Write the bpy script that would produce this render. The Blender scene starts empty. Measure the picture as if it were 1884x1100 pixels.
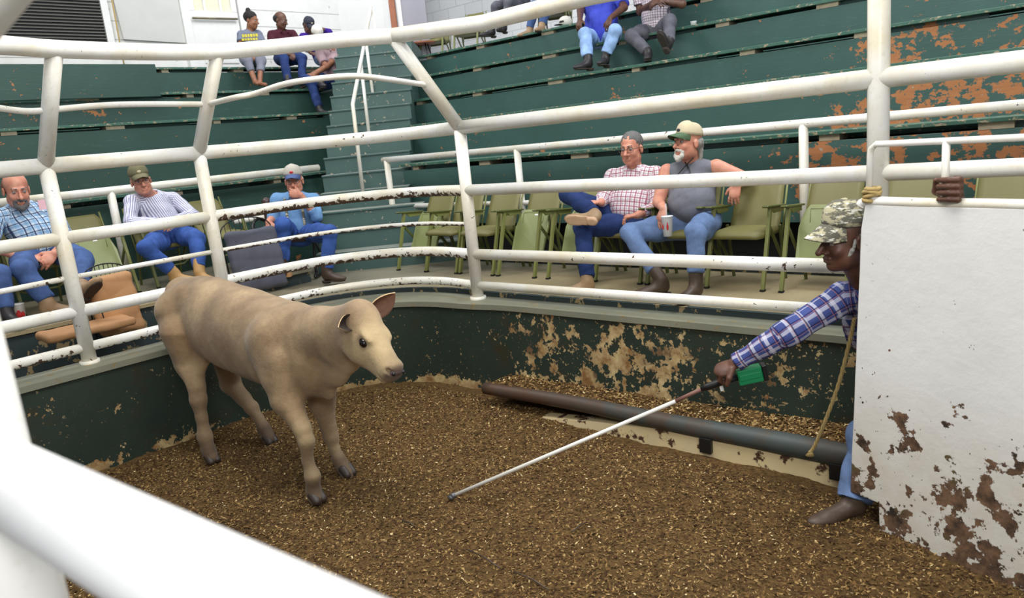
import bpy, math, random
import numpy as np
from mathutils import Vector, Matrix
random.seed(7); rng = np.random.default_rng(7)
SC = bpy.context.scene
COL = SC.collection

# ------------------------------------------------------------------ camera
FPX = 1372.0; CAM_H = 2.1
_p = math.atan(295 / FPX); _r = math.atan(.099)
FW = np.array([0, math.cos(_p), -math.sin(_p)]); _rt = np.array([1., 0, 0]); _up = np.cross(_rt, FW)
CX = math.cos(_r) * _rt - math.sin(_r) * _up
CY = math.sin(_r) * _rt + math.cos(_r) * _up
CPOS = np.array([0, 0, CAM_H])
cam = bpy.data.cameras.new('camera'); camo = bpy.data.objects.new('camera', cam); COL.objects.link(camo)
_m = Matrix.Identity(4)
for i in range(3):
    _m[i][0] = CX[i]; _m[i][1] = CY[i]; _m[i][2] = -FW[i]; _m[i][3] = CPOS[i]
camo.matrix_world = _m
cam.sensor_width = 36; cam.lens = FPX / 1884 * 36; cam.clip_end = 100; cam.clip_start = .02
cam.dof.use_dof = True; cam.dof.focus_distance = 5.0; cam.dof.aperture_fstop = 3.0
SC.camera = camo

# ------------------------------------------------------------------ world and lamps
w = bpy.data.worlds.new('world'); SC.world = w; w.use_nodes = True
w.node_tree.nodes['Background'].inputs[0].default_value = (.86, .93, 1, 1)
w.node_tree.nodes['Background'].inputs[1].default_value = .42
def area(name, loc, target, sx, sy, power, col=(1, 1, 1)):
    l = bpy.data.lights.new(name, 'AREA'); l.shape = 'RECTANGLE'; l.size = sx; l.size_y = sy; l.energy = power; l.color = col
    o = bpy.data.objects.new(name, l); COL.objects.link(o); o.location = loc
    o.rotation_euler = (Vector(target) - Vector(loc)).to_track_quat('-Z', 'Y').to_euler()
    return o
area('ceiling_lamp', (-.3, 3.2, 6.2), (-.3, 4.4, 0), 3.2, 2.2, 330, (1, .97, .92))
area('ceiling_lamp', (-4.5, 7.5, 7.0), (-3.5, 9.5, 2), 3, 3, 260, (1, .99, .97))
area('ceiling_lamp', (4.0, 6.0, 7.2), (3, 7.0, 1.5), 3, 3, 330, (.93, .97, 1))
area('ceiling_lamp', (-1.6, 11.5, 7.2), (-1.8, 15, 3.5), 3, 2, 210, (.95, .97, 1))
area('bounce_fill', (.6, -1.8, 4.4), (.2, 5.0, .9), 2.0, 1.4, 225, (1, .98, .95))  # added fill behind the camera, standing in for bounced light
SC.view_settings.view_transform = 'Standard'; SC.view_settings.look = 'None'
SC.view_settings.exposure = -.12; SC.view_settings.gamma = 1; SC.view_settings.use_curve_mapping = False

# ------------------------------------------------------------------ points
UD = np.array([.754, -.657]); ND = np.array([.657, .754])      # right side of the ring: along, outward
VD = np.array([.703, .711]); MD = np.array([-.711, .703])      # left side of the ring: along, outward
def ray(x, y):
    d = FW * FPX + CX * (x - 942) - CY * (y - 550); return d / np.linalg.norm(d)
def AZ(x, y, z): d = ray(x, y); return CPOS + d * (z - CAM_H) / d[2]
def AY(x, y, yy): d = ray(x, y); return CPOS + d * (yy / d[1])
def PR(x, y, n): d = ray(x, y); return CPOS + d * (n / (ND @ d[:2]))
def PL(x, y, m): d = ray(x, y); return CPOS + d * (m / (MD @ d[:2]))
def R2(u, n, z): p = UD * u + ND * n; return np.array([p[0], p[1], z])
def L2(v, m, z): p = VD * v + MD * m; return np.array([p[0], p[1], z])
def unit(v): v = np.asarray(v, float); return v / max(1e-9, np.linalg.norm(v))
UD3 = np.array([*UD, 0]); ND3 = np.array([*ND, 0]); VD3 = np.array([*VD, 0]); MD3 = np.array([*MD, 0]); Z3 = np.array([0, 0, 1.])

# ------------------------------------------------------------------ mesh helpers
def empty(name, loc, label=None, cat=None, group=None):
    o = bpy.data.objects.new(name, None); COL.objects.link(o); o.location = [float(c) for c in loc]; o.empty_display_size = .1
    tag(o, label, cat, group); return o
def tag(o, label=None, cat=None, group=None, kind=None):
    if label: o['label'] = label
    if cat: o['category'] = cat
    if group: o['group'] = group
    if kind: o['kind'] = kind
    return o
def raw_obj(name, me, mat, parent=None):
    if mat is not None and len(me.materials) == 0: me.materials.append(mat)
    o = bpy.data.objects.new(name, me); COL.objects.link(o)
    if parent is not None: o.parent = parent
    return o
def npmesh(name, V, F, smooth=True):
    V = np.asarray(V, np.float32); F = np.asarray(F, np.int32); k = F.shape[1]
    me = bpy.data.meshes.new(name); me.vertices.add(len(V)); me.vertices.foreach_set('co', V.ravel())
    me.loops.add(F.size); me.loops.foreach_set('vertex_index', F.ravel())
    me.polygons.add(len(F)); me.polygons.foreach_set('loop_start', np.arange(0, F.size, k, dtype=np.int32))
    me.polygons.foreach_set('loop_total', np.full(len(F), k, np.int32))
    me.update(calc_edges=True); me.validate()
    me.polygons.foreach_set('use_smooth', np.full(len(me.polygons), smooth)); return me
class MB:
    """collects shapes that become one mesh"""
    def __init__(s): s.v = []; s.f = []; s.sm = []; s.mi = []
    def add(s, V, F, smooth=False, mi=0):
        b = len(s.v); s.v += [tuple(map(float, p)) for p in V]
        for f in F: s.f.append(tuple(b + i for i in f)); s.sm.append(smooth); s.mi.append(mi)
        return s
    def box(s, c, h, X=(1, 0, 0), Y=(0, 1, 0), Z=(0, 0, 1), mi=0):
        c = np.asarray(c, float); X = unit(X); Y = unit(Y); Z = unit(Z)
        V = [c + X * h[0] * i + Y * h[1] * j + Z * h[2] * k for k in (-1, 1) for j in (-1, 1) for i in (-1, 1)]
        return s.add(V, [(0, 2, 3, 1), (4, 5, 7, 6), (0, 1, 5, 4), (2, 6, 7, 3), (0, 4, 6, 2), (1, 3, 7, 5)], mi=mi)
    def tube(s, pts, r, n=12, closed=False, smooth=True, flat=None, mi=0):
        P = [np.asarray(p, float) for p in pts]; N = len(P); rs = r if hasattr(r, '__len__') else [r] * N
        V = []; up = None
        for i in range(N):
            a = P[(i - 1) % N] if (closed or i > 0) else P[i]; b = P[(i + 1) % N] if (closed or i < N - 1) else P[i]
            t = unit(b - a)
            if up is None: up = np.array([0, 0, 1.]) if abs(t[2]) < .9 else np.array([1., 0, 0])
            e1 = unit(np.cross(t, up)); e2 = np.cross(e1, t); up = e2
            fl = 1 if flat is None else flat
            for k in range(n):
                a_ = 2 * math.pi * k / n; V.append(P[i] + rs[i] * (e1 * math.cos(a_) + e2 * math.sin(a_) * fl))
        F = []
        for i in range(N if closed else N - 1):
            j = (i + 1) % N
            for k in range(n): F.append((i * n + k, i * n + (k + 1) % n, j * n + (k + 1) % n, j * n + k))
        if not closed: F.append(tuple(range(n))[::-1]); F.append(tuple((N - 1) * n + k for k in range(n)))
        return s.add(V, F, smooth, mi)
    def prism(s, poly, z0, z1, mi=0):
        n = len(poly); V = [(p[0], p[1], z0) for p in poly] + [(p[0], p[1], z1) for p in poly]
        F = [tuple(range(n))[::-1], tuple(range(n, 2 * n))] + [(i, (i + 1) % n, n + (i + 1) % n, n + i) for i in range(n)]
        return s.add(V, F, mi=mi)
    def extr(s, poly3, d, mi=0):
        n = len(poly3); d = np.asarray(d, float); V = [np.asarray(p, float) for p in poly3] + [np.asarray(p, float) + d for p in poly3]
        F = [tuple(range(n)), tuple(range(n, 2 * n))[::-1]] + [(i, n + i, n + (i + 1) % n, (i + 1) % n) for i in range(n)]
        return s.add(V, F, mi=mi)
    def sphere(s, c, r, nu=12, nv=8, R=None, mi=0):
        c = np.asarray(c, float); r = np.array([r] * 3, float) if not hasattr(r, '__len__') else np.array(r, float); R = np.eye(3) if R is None else R
        V = [c + R @ (r * np.array([0, 0, 1.]))]
        for j in range(1, nv):
            for i in range(nu):
                a = 2 * math.pi * i / nu; b = math.pi * j / nv
                V.append(c + R @ (r * np.array([math.sin(b) * math.cos(a), math.sin(b) * math.sin(a), math.cos(b)])))
        V.append(c + R @ (r * np.array([0, 0, -1.]))); F = []
        for i in range(nu): F.append((0, 1 + i, 1 + (i + 1) % nu))
        for j in range(nv - 2):
            for i in range(nu): F.append((1 + j * nu + i, 1 + (j + 1) * nu + i, 1 + (j + 1) * nu + (i + 1) % nu, 1 + j * nu + (i + 1) % nu))
        b = 1 + (nv - 2) * nu
        for i in range(nu): F.append((b + i, len(V) - 1, b + (i + 1) % nu))
        return s.add(V, F, True, mi)
    def build(s, name, mat, parent=None, bevel=0, seg=2):
        o_ = np.array(parent.location) if (parent is not None and parent.parent is None) else (np.array(parent.parent.location) if parent is not None else np.zeros(3))
        if getattr(s, 'local', False): o_ = np.zeros(3)
        me = bpy.data.meshes.new(name); me.from_pydata([tuple(np.array(v) - o_) for v in s.v], [], s.f)
        me.polygons.foreach_set('use_smooth', s.sm); me.polygons.foreach_set('material_index', s.mi)
        for m_ in (mat if isinstance(mat, (list, tuple)) else [mat]): me.materials.append(m_)
        import bmesh
        bm = bmesh.new(); bm.from_mesh(me); bmesh.ops.recalc_face_normals(bm, faces=bm.faces); bm.to_mesh(me); bm.free()
        o = raw_obj(name, me, None, parent)
        if bevel:
            b = o.modifiers.new('bevel', 'BEVEL'); b.width = bevel; b.segments = seg; b.limit_method = 'ANGLE'; b.angle_limit = .6
        return o
def spline(pts, n=8):
    P = [np.asarray(p, float) for p in pts]; out = []
    for i in range(len(P) - 1):
        p0 = P[max(i - 1, 0)]; p1 = P[i]; p2 = P[i + 1]; p3 = P[min(i + 2, len(P) - 1)]
        for k in range(n):
            t = k / n; out.append(.5 * ((2 * p1) + (-p0 + p2) * t + (2 * p0 - 5 * p1 + 4 * p2 - p3) * t * t + (-p0 + 3 * p1 - 3 * p2 + p3) * t ** 3))
    out.append(P[-1]); return out
def copy_tree(o, parent=None):
    c = o.copy(); COL.objects.link(c)
    if parent is not None: c.parent = parent
    for ch in list(o.children): copy_tree(ch, c)
    return c

# ------------------------------------------------------------------ implicit surfaces -> one continuous mesh
class Sdf:
    def __init__(s, h=.008): s.h = h; s.pr = []; s.grp = None
    def cap(s, a, b, ra, rb=None, k=.02, sub=False, clip=(), flat=None, grp='limb'):
        a = np.asarray(a, float); b = np.asarray(b, float); rb = ra if rb is None else rb; r = max(ra, rb)
        if flat is not None: r *= max(1, flat[1])
        s.pr.append(dict(t='c', a=a, b=b, ra=ra, rb=rb, lo=np.minimum(a, b) - r, hi=np.maximum(a, b) + r, k=k, sub=sub, clip=clip, flat=flat, grp=grp)); return s
    def chain(s, pts, rs, **kw):
        for i in range(len(pts) - 1): s.cap(pts[i], pts[i + 1], rs[i], rs[i + 1], **kw)
        return s
    def ell(s, c, r, R=None, k=.02, sub=False, clip=(), grp='torso'):
        c = np.asarray(c, float); r = np.asarray(r, float); R = np.eye(3) if R is None else R; m = r.max()
        s.pr.append(dict(t='e', c=c, r=r, R=R, lo=c - m, hi=c + m, k=k, sub=sub, clip=clip, grp=grp)); return s
    def box(s, c, hb, R=None, rr=.01, k=.01, sub=False, clip=(), grp='torso'):
        c = np.asarray(c, float); hb = np.asarray(hb, float); R = np.eye(3) if R is None else R; m = np.linalg.norm(hb)
        s.pr.append(dict(t='b', c=c, hb=hb, R=R, rr=rr, lo=c - m, hi=c + m, k=k, sub=sub, clip=clip, grp=grp)); return s
    @staticmethod
    def ev(p, P):
        if p['t'] == 'c':
            ab = p['b'] - p['a']; L = max(1e-12, ab @ ab); q = P - p['a']; t = np.clip((q @ ab) / L, 0, 1)
            q = q - t[..., None] * ab
            if p['flat'] is not None:
                e, s_ = p['flat']; c = q @ e; n2 = (q * q).sum(-1) - c * c + (c / s_) ** 2; d = (np.sqrt(np.maximum(n2, 0)) - (p['ra'] + (p['rb'] - p['ra']) * t)) * min(1, .5 + .5 * s_)
            else: d = np.sqrt((q * q).sum(-1)) - (p['ra'] + (p['rb'] - p['ra']) * t)
        elif p['t'] == 'e':
            q = (P - p['c']) @ p['R']; k0 = np.sqrt(((q / p['r']) ** 2).sum(-1)); k1 = np.sqrt(((q / p['r'] ** 2) ** 2).sum(-1)); d = k0 * (k0 - 1) / np.maximum(k1, 1e-6)
        else:
            q = np.abs((P - p['c']) @ p['R']) - p['hb'] + p['rr']; d = np.sqrt((np.maximum(q, 0) ** 2).sum(-1)) + np.minimum(q.max(-1), 0) - p['rr']
        for pt, nn in p['clip']: d = np.maximum(d, (P - pt) @ nn)
        return d
    def mesh(s, frame=None, wrinkle=0, wscale=30, smooth=1):
        h = s.h; A = [p for p in s.pr if not p['sub']]
        lo = np.min([p['lo'] for p in A], 0) - 3 * h - .02; hi = np.max([p['hi'] for p in A], 0) + 3 * h + .02
        n = np.ceil((hi - lo) / h).astype(int) + 1; F = np.full(n, .5, np.float32)
        ax = [lo[i] + h * np.arange(n[i]) for i in range(3)]
        for p in s.pr:
            pad = p['k'] + 2 * h; i0 = np.clip(((p['lo'] - pad - lo) / h).astype(int), 0, n - 1); i1 = np.clip(((p['hi'] + pad - lo) / h).astype(int) + 2, 1, n)
            if (i1 <= i0).any(): continue
            sl = tuple(slice(i0[i], i1[i]) for i in range(3))
            P = np.stack(np.meshgrid(*[ax[i][sl[i]] for i in range(3)], indexing='ij'), -1); d = s.ev(p, P).astype(np.float32); a = F[sl]; k = p['k']
            if p['sub']:
                d = -d; hh = np.clip(.5 - .5 * (a - d) / k, 0, 1); hh2 = np.clip(.5 + .5 * (a - d) / k, 0, 1); F[sl] = d * (1 - hh2) + a * hh2 + k * hh2 * (1 - hh2)
            else:
                hh = np.clip(.5 + .5 * (d - a) / k, 0, 1); F[sl] = d * (1 - hh) + a * hh - k * hh * (1 - hh)
        S = F < 0
        c = np.zeros(n - 1, np.int8)
        for dx in (0, 1):
            for dy in (0, 1):
                for dz in (0, 1): c += S[dx:n[0] - 1 + dx, dy:n[1] - 1 + dy, dz:n[2] - 1 + dz]
        act = (c > 0) & (c < 8); idx = np.argwhere(act); ids = -np.ones(n - 1, np.int32); ids[act] = np.arange(len(idx))
        acc = np.zeros((len(idx), 3)); cnt = np.zeros(len(idx))
        cor = [(a, b, c_) for a in (0, 1) for b in (0, 1) for c_ in (0, 1)]
        for p_ in cor:
            for a_ in range(3):
                if p_[a_] == 1: continue
                q_ = list(p_); q_[a_] = 1
                f0 = F[idx[:, 0] + p_[0], idx[:, 1] + p_[1], idx[:, 2] + p_[2]]; f1 = F[idx[:, 0] + q_[0], idx[:, 1] + q_[1], idx[:, 2] + q_[2]]
                mk = (f0 < 0) != (f1 < 0); t = np.where(mk, f0 / np.where(mk, f0 - f1, 1), 0)
                pos = np.tile(np.array(p_, float), (len(idx), 1)); pos[:, a_] += t
                acc[mk] += pos[mk]; cnt[mk] += 1
        V = lo + h * (idx + acc / cnt[:, None]); Q = []
        for a_ in range(3):
            b_, c_ = (a_ + 1) % 3, (a_ + 2) % 3
            s0 = [slice(0, None)] * 3; s1 = [slice(0, None)] * 3; s0[a_] = slice(0, -1); s1[a_] = slice(1, None)
            E0 = S[tuple(s0)]; E1 = S[tuple(s1)]; e = np.argwhere(E0 != E1)
            e = e[(e[:, b_] > 0) & (e[:, c_] > 0) & (e[:, b_] < n[b_] - 1) & (e[:, c_] < n[c_] - 1)]
            fl = E0[tuple(e.T)]
            def cid(db, dc):
                t = e.copy(); t[:, b_] -= db; t[:, c_] -= dc; return ids[tuple(t.T)]
            q = np.stack([cid(1, 1), cid(0, 1), cid(0, 0), cid(1, 0)], 1); q[~fl] = q[~fl][:, ::-1]; Q.append(q)
        Q = np.concatenate(Q); Q = Q[(Q >= 0).all(1)]
        for _ in range(smooth):
            A_ = np.zeros_like(V); C_ = np.zeros(len(V))
            for i in range(4):
                a = Q[:, i]; b = Q[:, (i + 1) % 4]
                for j in range(3): A_[:, j] += np.bincount(a, V[b, j], len(V)) + np.bincount(b, V[a, j], len(V))
                C_ += np.bincount(a, minlength=len(V)) + np.bincount(b, minlength=len(V))
            V = V * .5 + .5 * A_ / np.maximum(C_, 1)[:, None]
        lc = np.zeros((len(V), 3), np.float32); best = np.full(len(V), 1e9)
        for p in A:
            d = s.ev(dict(p, clip=()), V); mk = d < best
            if p['grp'] == 'limb' and p['t'] == 'c':
                ax_ = unit(p['b'] - p['a']); ref = np.array([0, 0, 1.]) if abs(ax_[2]) < .8 else np.array([0, 1., 0]); e1 = unit(np.cross(ax_, ref)); e2 = np.cross(ax_, e1)
                q = V - p['a']; ang = np.arctan2(q @ e1, q @ e2) * max(p['ra'], p['rb']); loc = np.stack([ang, np.zeros(len(V)), q @ ax_], 1)
            else:
                o, X, Y, Zz = frame if frame is not None else (lo * 0, np.eye(3)[0], np.eye(3)[1], np.eye(3)[2])
                q = V - o; loc = np.stack([q @ X, q @ Y, q @ Zz], 1)
            lc[mk] = loc[mk]; best[mk] = d[mk]
        if wrinkle:
            n1 = V[Q[:, 2]] - V[Q[:, 0]]; n2 = V[Q[:, 3]] - V[Q[:, 1]]; fn = np.cross(n1, n2); vn = np.zeros_like(V)
            for i in range(4):
                for j in range(3): vn[:, j] += np.bincount(Q[:, i], fn[:, j], len(V))
            vn /= np.maximum(np.linalg.norm(vn, axis=1), 1e-9)[:, None]
            r_ = np.random.default_rng(3); w_ = np.zeros(len(V))
            for i in range(7):
                kk = r_.normal(size=3); kk = kk / np.linalg.norm(kk) * wscale * r_.uniform(.5, 1.6)
                w_ += np.abs(np.sin(V @ kk + r_.uniform(0, 6) + 1.3 * np.sin(V @ r_.normal(size=3) * wscale * .25))) - .6
            V = V + vn * (w_ * wrinkle / 2.2)[:, None]
        s.lc = lc; s.V = V; return V, Q
    def build(s, name, mat, root, frame=None, wrinkle=0, wscale=30, smooth=1, attr=None):
        V, Q = s.mesh(frame, wrinkle, wscale, smooth)
        me = npmesh(name, V - np.array(root.location if root.parent is None else root.parent.location), Q)
        if len(me.vertices) == len(s.lc):
            a = me.attributes.new('lc', 'FLOAT_VECTOR', 'POINT'); a.data.foreach_set('vector', s.lc.ravel())
            if attr is not None:
                for nm, fn in attr.items():
                    b = me.attributes.new(nm, 'FLOAT', 'POINT'); b.data.foreach_set('value', fn(V).astype(np.float32))
        return raw_obj(name, me, mat, root)

# ------------------------------------------------------------------ materials
def lin(c): return tuple(((x / 255) / 12.92 if x / 255 <= .04045 else ((x / 255 + .055) / 1.055) ** 2.4) for x in c[:3]) + (1,)
class NT:
    def __init__(s, name, rough=.6, metal=0, spec=.5):
        s.m = bpy.data.materials.new(name); s.m.use_nodes = True; s.t = s.m.node_tree; s.b = s.t.nodes['Principled BSDF']
        s.b.inputs['Roughness'].default_value = rough; s.b.inputs['Metallic'].default_value = metal; s.b.inputs['Specular IOR Level'].default_value = spec
        s.tc = s.t.nodes.new('ShaderNodeTexCoord'); s.obj = s.tc.outputs['Object']
    def L(s, a, b): s.t.links.new(a, b)
    def set(s, sock, v):
        if hasattr(v, 'links') or hasattr(v, 'is_output'): s.L(v, sock)
        else: sock.default_value = v
    def noise(s, scale, detail=4, rough=.6, vec=None, stretch=None, dist=0):
        n = s.t.nodes.new('ShaderNodeTexNoise'); n.inputs['Scale'].default_value = scale; n.inputs['Detail'].default_value = detail; n.inputs['Roughness'].default_value = rough; n.inputs['Distortion'].default_value = dist
        v = vec if vec is not None else s.obj
        if stretch:
            mp = s.t.nodes.new('ShaderNodeMapping'); mp.inputs['Scale'].default_value = stretch; s.L(v, mp.inputs['Vector']); v = mp.outputs[0]
        s.L(v, n.inputs['Vector']); return n.outputs['Fac']
    def math(s, op, a, b=0, c=None, clamp=False):
        n = s.t.nodes.new('ShaderNodeMath'); n.operation = op; n.use_clamp = clamp; s.set(n.inputs[0], a); s.set(n.inputs[1], b)
        if c is not None: s.set(n.inputs[2], c)
        return n.outputs[0]
    def rng(s, v, a, b, c=0., d=1., smooth=False):
        n = s.t.nodes.new('ShaderNodeMapRange'); n.clamp = True
        if smooth: n.interpolation_type = 'SMOOTHSTEP'
        s.set(n.inputs[0], v); n.inputs[1].default_value = a; n.inputs[2].default_value = b; n.inputs[3].default_value = c; n.inputs[4].default_value = d; return n.outputs[0]
    def mix(s, f, a, b):
        n = s.t.nodes.new('ShaderNodeMix'); n.data_type = 'RGBA'; s.set(n.inputs[0], f); s.set(n.inputs[6], a); s.set(n.inputs[7], b); return n.outputs[2]
    def dot(s, vec, d):
        n = s.t.nodes.new('ShaderNodeVectorMath'); n.operation = 'DOT_PRODUCT'; s.L(vec, n.inputs[0]); n.inputs[1].default_value = d; return n.outputs['Value']
    def attr(s, name):
        n = s.t.nodes.new('ShaderNodeAttribute'); n.attribute_name = name; return n
    def col(s, v): s.set(s.b.inputs['Base Color'], v); return s
    def rough(s, v): s.set(s.b.inputs['Roughness'], v); return s
    def bump(s, v, strength=.3, dist=.01):
        n = s.t.nodes.new('ShaderNodeBump'); n.inputs['Strength'].default_value = strength; n.inputs['Distance'].default_value = dist; s.L(v, n.inputs['Height']); s.L(n.outputs[0], s.b.inputs['Normal']); return s
    @property
    def pos(s):
        return s.t.nodes.new('ShaderNodeNewGeometry').outputs['Position']
    @property
    def nz(s):
        g = s.t.nodes.new('ShaderNodeNewGeometry'); x = s.t.nodes.new('ShaderNodeSeparateXYZ'); s.L(g.outputs['Normal'], x.inputs[0]); return x.outputs[2]
def plain(name, c, rough=.6, metal=0, var=.12, scale=12, bump=0, spec=.5, vec=None):
    t = NT(name, rough, metal, spec); c = np.array(lin(c)); n = t.noise(scale, 5, .6)
    t.col(t.mix(n, tuple(np.clip(c[:3] * (1 - var * 1.6), 0, 1)) + (1,), tuple(np.clip(c[:3] * (1 + var * 1.6), 0, 1)) + (1,)))
    if bump: t.bump(t.noise(scale * 4, 5, .65), bump, .004)
    return t.m
def white_pipe(name, thr, base=(232, 231, 226), yellow=(216, 207, 180), under=.0):
    t = NT(name, .38, 0, .5); p = t.pos
    c = t.mix(t.rng(t.noise(2.2, 4, .6, p), .42, .72), lin(base), lin(yellow))
    c = t.mix(t.rng(t.noise(30, 3, .6, p), .55, .8, 0, .35), c, lin((180, 170, 140)))
    n = t.noise(26, 6, .62, p); big = t.noise(3.1, 3, .6, p)
    nz = t.nz
    v = t.math('ADD', n, t.math('MULTIPLY', t.math('SUBTRACT', big, .5), .35))
    if under: v = t.math('ADD', v, t.math('MULTIPLY', t.rng(nz, -.75, .3, 1, 0), under))
    ch = t.rng(v, thr, thr + .012)
    rust = t.mix(t.noise(18, 3, .5, p), lin((38, 30, 26)), lin((98, 70, 48)))
    t.col(t.mix(ch, c, rust)); t.rough(t.rng(ch, 0, 1, .36, .8)); t.bump(t.math('SUBTRACT', t.math('MULTIPLY', t.noise(9, 4, .5, p), .6), ch), .25, .003)
    return t.m
M = {}
M['pipe'] = white_pipe('white_pipe_paint', .72)
M['pipe_mid'] = white_pipe('worn_white_pipe_paint', .665)
M['pipe_worn'] = white_pipe('rusted_white_pipe_paint', .66, under=.14)
M['pipe_bare'] = white_pipe('bare_white_pipe_paint', .67, under=.26)
M['pipe_near'] = plain('near_white_pipe_paint', (243, 243, 243), .35, var=.02)
def bleacher(name, green, wear_u=None):
    t = NT(name, .42, 0, .4); p = t.pos
    c = t.mix(t.noise(1.6, 5, .6, p), lin([x * .86 for x in green]), lin([x * 1.12 for x in green]))
    c = t.mix(t.rng(t.noise(14, 5, .7, p, stretch=(.3, .3, 2.2)), .6, .85, 0, .35), c, lin((120, 150, 140)))
    n = t.noise(9, 8, .66, p, stretch=(1, 1, 1.3)); big = t.noise(1.5, 3, .5, p)
    s_ = t.rng(t.dot(p, (UD[0], UD[1], 0)), -3.1, -1.7, 0, 1, True)                # the worn end of the right stand
    sep = t.t.nodes.new('ShaderNodeSeparateXYZ'); t.L(p, sep.inputs[0]); z = sep.outputs[2]
    low = t.rng(z, 1.9, 3.4, .19, .04)
    v = t.math('ADD', t.math('ADD', n, t.math('MULTIPLY', t.math('SUBTRACT', big, .5), .5)), t.math('MULTIPLY', s_, low))
    # paint is rubbed away along the foot of each board
    ch = t.rng(v, .685, .695); ch2 = t.rng(t.noise(24, 6, .7, p), .60, .62); ch2 = t.math('MULTIPLY', ch2, t.rng(v, .80, .83))
    wood = t.mix(t.noise(6, 4, .6, p, stretch=(1, 1, 6)), lin((186, 128, 84)), lin((150, 96, 60)))
    c = t.mix(ch, c, wood); c = t.mix(ch2, c, lin((160, 165, 160)))
    t.col(c); t.rough(t.rng(ch, 0, 1, .42, .8)); t.bump(t.math('SUBTRACT', t.noise(22, 5, .6, p, stretch=(.25, .25, 3)), ch), .25, .004)
    return t.m
M['green'] = bleacher('green_board_paint_skylit', (60, 90, 85))  # skylight on the right stand is mixed into this paint: lighter, bluer
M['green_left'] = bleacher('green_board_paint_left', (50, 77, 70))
t = NT('plank_edge_paint', .5); p = t.pos
e = t.rng(t.noise(16, 6, .65, p, stretch=(1, 1, 2)), .56, .60)
t.col(t.mix(e, t.mix(t.noise(5, 3, .5, p), lin((44, 88, 76)), lin((70, 108, 92))), t.mix(t.noise(30, 2, .5, p), lin((190, 178, 150)), lin((120, 104, 80))))); M['plank'] = t.m
M['block'] = plain('support_block_paint', (150, 140, 118), .7, var=.25)
M['gap_shade'] = plain('painted_gap_shade', (18, 20, 20), .9)  # near-black colour standing in for shade inside gaps and hollows
t = NT('step_paint', .55); p = t.pos
e = t.rng(t.math('ADD', t.noise(14, 7, .66, p), t.math('MULTIPLY', t.noise(1.3, 2, .5, p), .25)), .77, .78)
c = t.mix(t.noise(2.5, 5, .6, p), lin((56, 84, 80)), lin((78, 104, 100)))
c = t.mix(t.rng(t.nz, .5, .8), c, lin((128, 134, 126)))
t.col(t.mix(e, c, t.mix(t.noise(8, 2, .5, p), lin((176, 130, 80)), lin((190, 190, 180))))); M['step'] = t.m
# ring wall: dark green over tan plaster, peeled hardest on the middle of the right side
t = NT('ring_wall_paint', .5, 0, .4); p = t.pos; sep = t.t.nodes.new('ShaderNodeSeparateXYZ'); t.L(p, sep.inputs[0]); z = sep.outputs[2]
u = t.dot(p, (UD[0], UD[1], 0))
c = t.mix(t.noise(2.2, 5, .62, p), lin((30, 43, 39)), lin((52, 64, 55)))
c = t.mix(t.rng(t.noise(3.2, 5, .6, p), .55, .75, 0, .7), c, lin((58, 48, 30)))
reg = t.math('MULTIPLY', t.rng(u, -4.6, -3.5, 0, 1, True), t.rng(u, -2.7, -1.7, 1, .6, True)); reg = t.math('MULTIPLY', reg, t.rng(z, .75, .55, .5, 1, True))
foot = t.rng(z, .12, .02, 0, .16, True)
n = t.math('ADD', t.math('MULTIPLY', t.noise(6.5, 9, .62, p), .55), t.math('MULTIPLY', t.noise(15, 6, .62, p, dist=.4), .47)); big = t.noise(2.1, 2, .5, p)
v = t.math('ADD', t.math('ADD', n, t.math('MULTIPLY', t.math('SUBTRACT', big, .5), .3)), t.math('ADD', t.math('MULTIPLY', reg, .125), foot))
sm = t.math('MULTIPLY', t.rng(t.noise(34, 3, .5, p), .645, .66), t.rng(v, .50, .60)); ch = t.math('MAXIMUM', t.rng(v, .650, .658), sm)
tan = t.mix(t.rng(t.noise(9, 6, .7, p), .35, .65), lin((128, 92, 50)), lin((200, 180, 132)))
tan = t.mix(t.rng(t.noise(4.5, 4, .6, p), .54, .62, 0, .9), tan, lin((92, 66, 42)))
t.col(t.mix(ch, c, tan)); t.rough(t.rng(ch, 0, 1, .42, .85)); t.bump(t.math('SUBTRACT', t.math('MULTIPLY', t.noise(16, 6, .6, p), .7), ch), .5, .006); M['ring'] = t.m
t = NT('ledge_paint', .6); p = t.pos
c = t.mix(t.noise(2.5, 6, .65, p), lin((100, 106, 94)), lin((138, 136, 116)))
e = t.rng(t.noise(9, 8, .65, p), .60, .62); t.col(t.mix(e, c, t.mix(t.noise(20, 3, .5, p), lin((170, 150, 104)), lin((70, 58, 40))))); t.bump(t.noise(25, 5, .6, p), .3, .004); M['ledge'] = t.m
t = NT('curb_paint', .6); p = t.pos
e = t.rng(t.noise(12, 8, .65, p, stretch=(1, 1, .6)), .57, .59); t.col(t.mix(e, t.mix(t.noise(4, 4, .5, p), lin((36, 50, 54)), lin((54, 68, 68))), lin((158, 138, 100)))); M['curb'] = t.m
t = NT('row_floor', .6); p = t.pos
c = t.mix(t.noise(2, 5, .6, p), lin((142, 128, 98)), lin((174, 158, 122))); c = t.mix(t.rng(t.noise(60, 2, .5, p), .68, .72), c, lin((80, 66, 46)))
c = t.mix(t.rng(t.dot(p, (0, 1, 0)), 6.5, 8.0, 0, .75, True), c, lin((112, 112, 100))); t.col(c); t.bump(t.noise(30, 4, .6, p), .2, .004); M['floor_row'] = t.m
M['dirt'] = None
t = NT('dirt_litter', .95, 0, .15); p = t.pos
a = t.noise(38, 8, .75, p); b = t.noise(1.1, 4, .6, p); c_ = t.noise(130, 3, .6, p)
c = t.mix(t.rng(a, .36, .62), lin((54, 40, 26)), lin((132, 104, 64)))
c = t.mix(t.rng(b, .35, .7, 0, .55), c, lin((94, 70, 42)))
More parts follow.
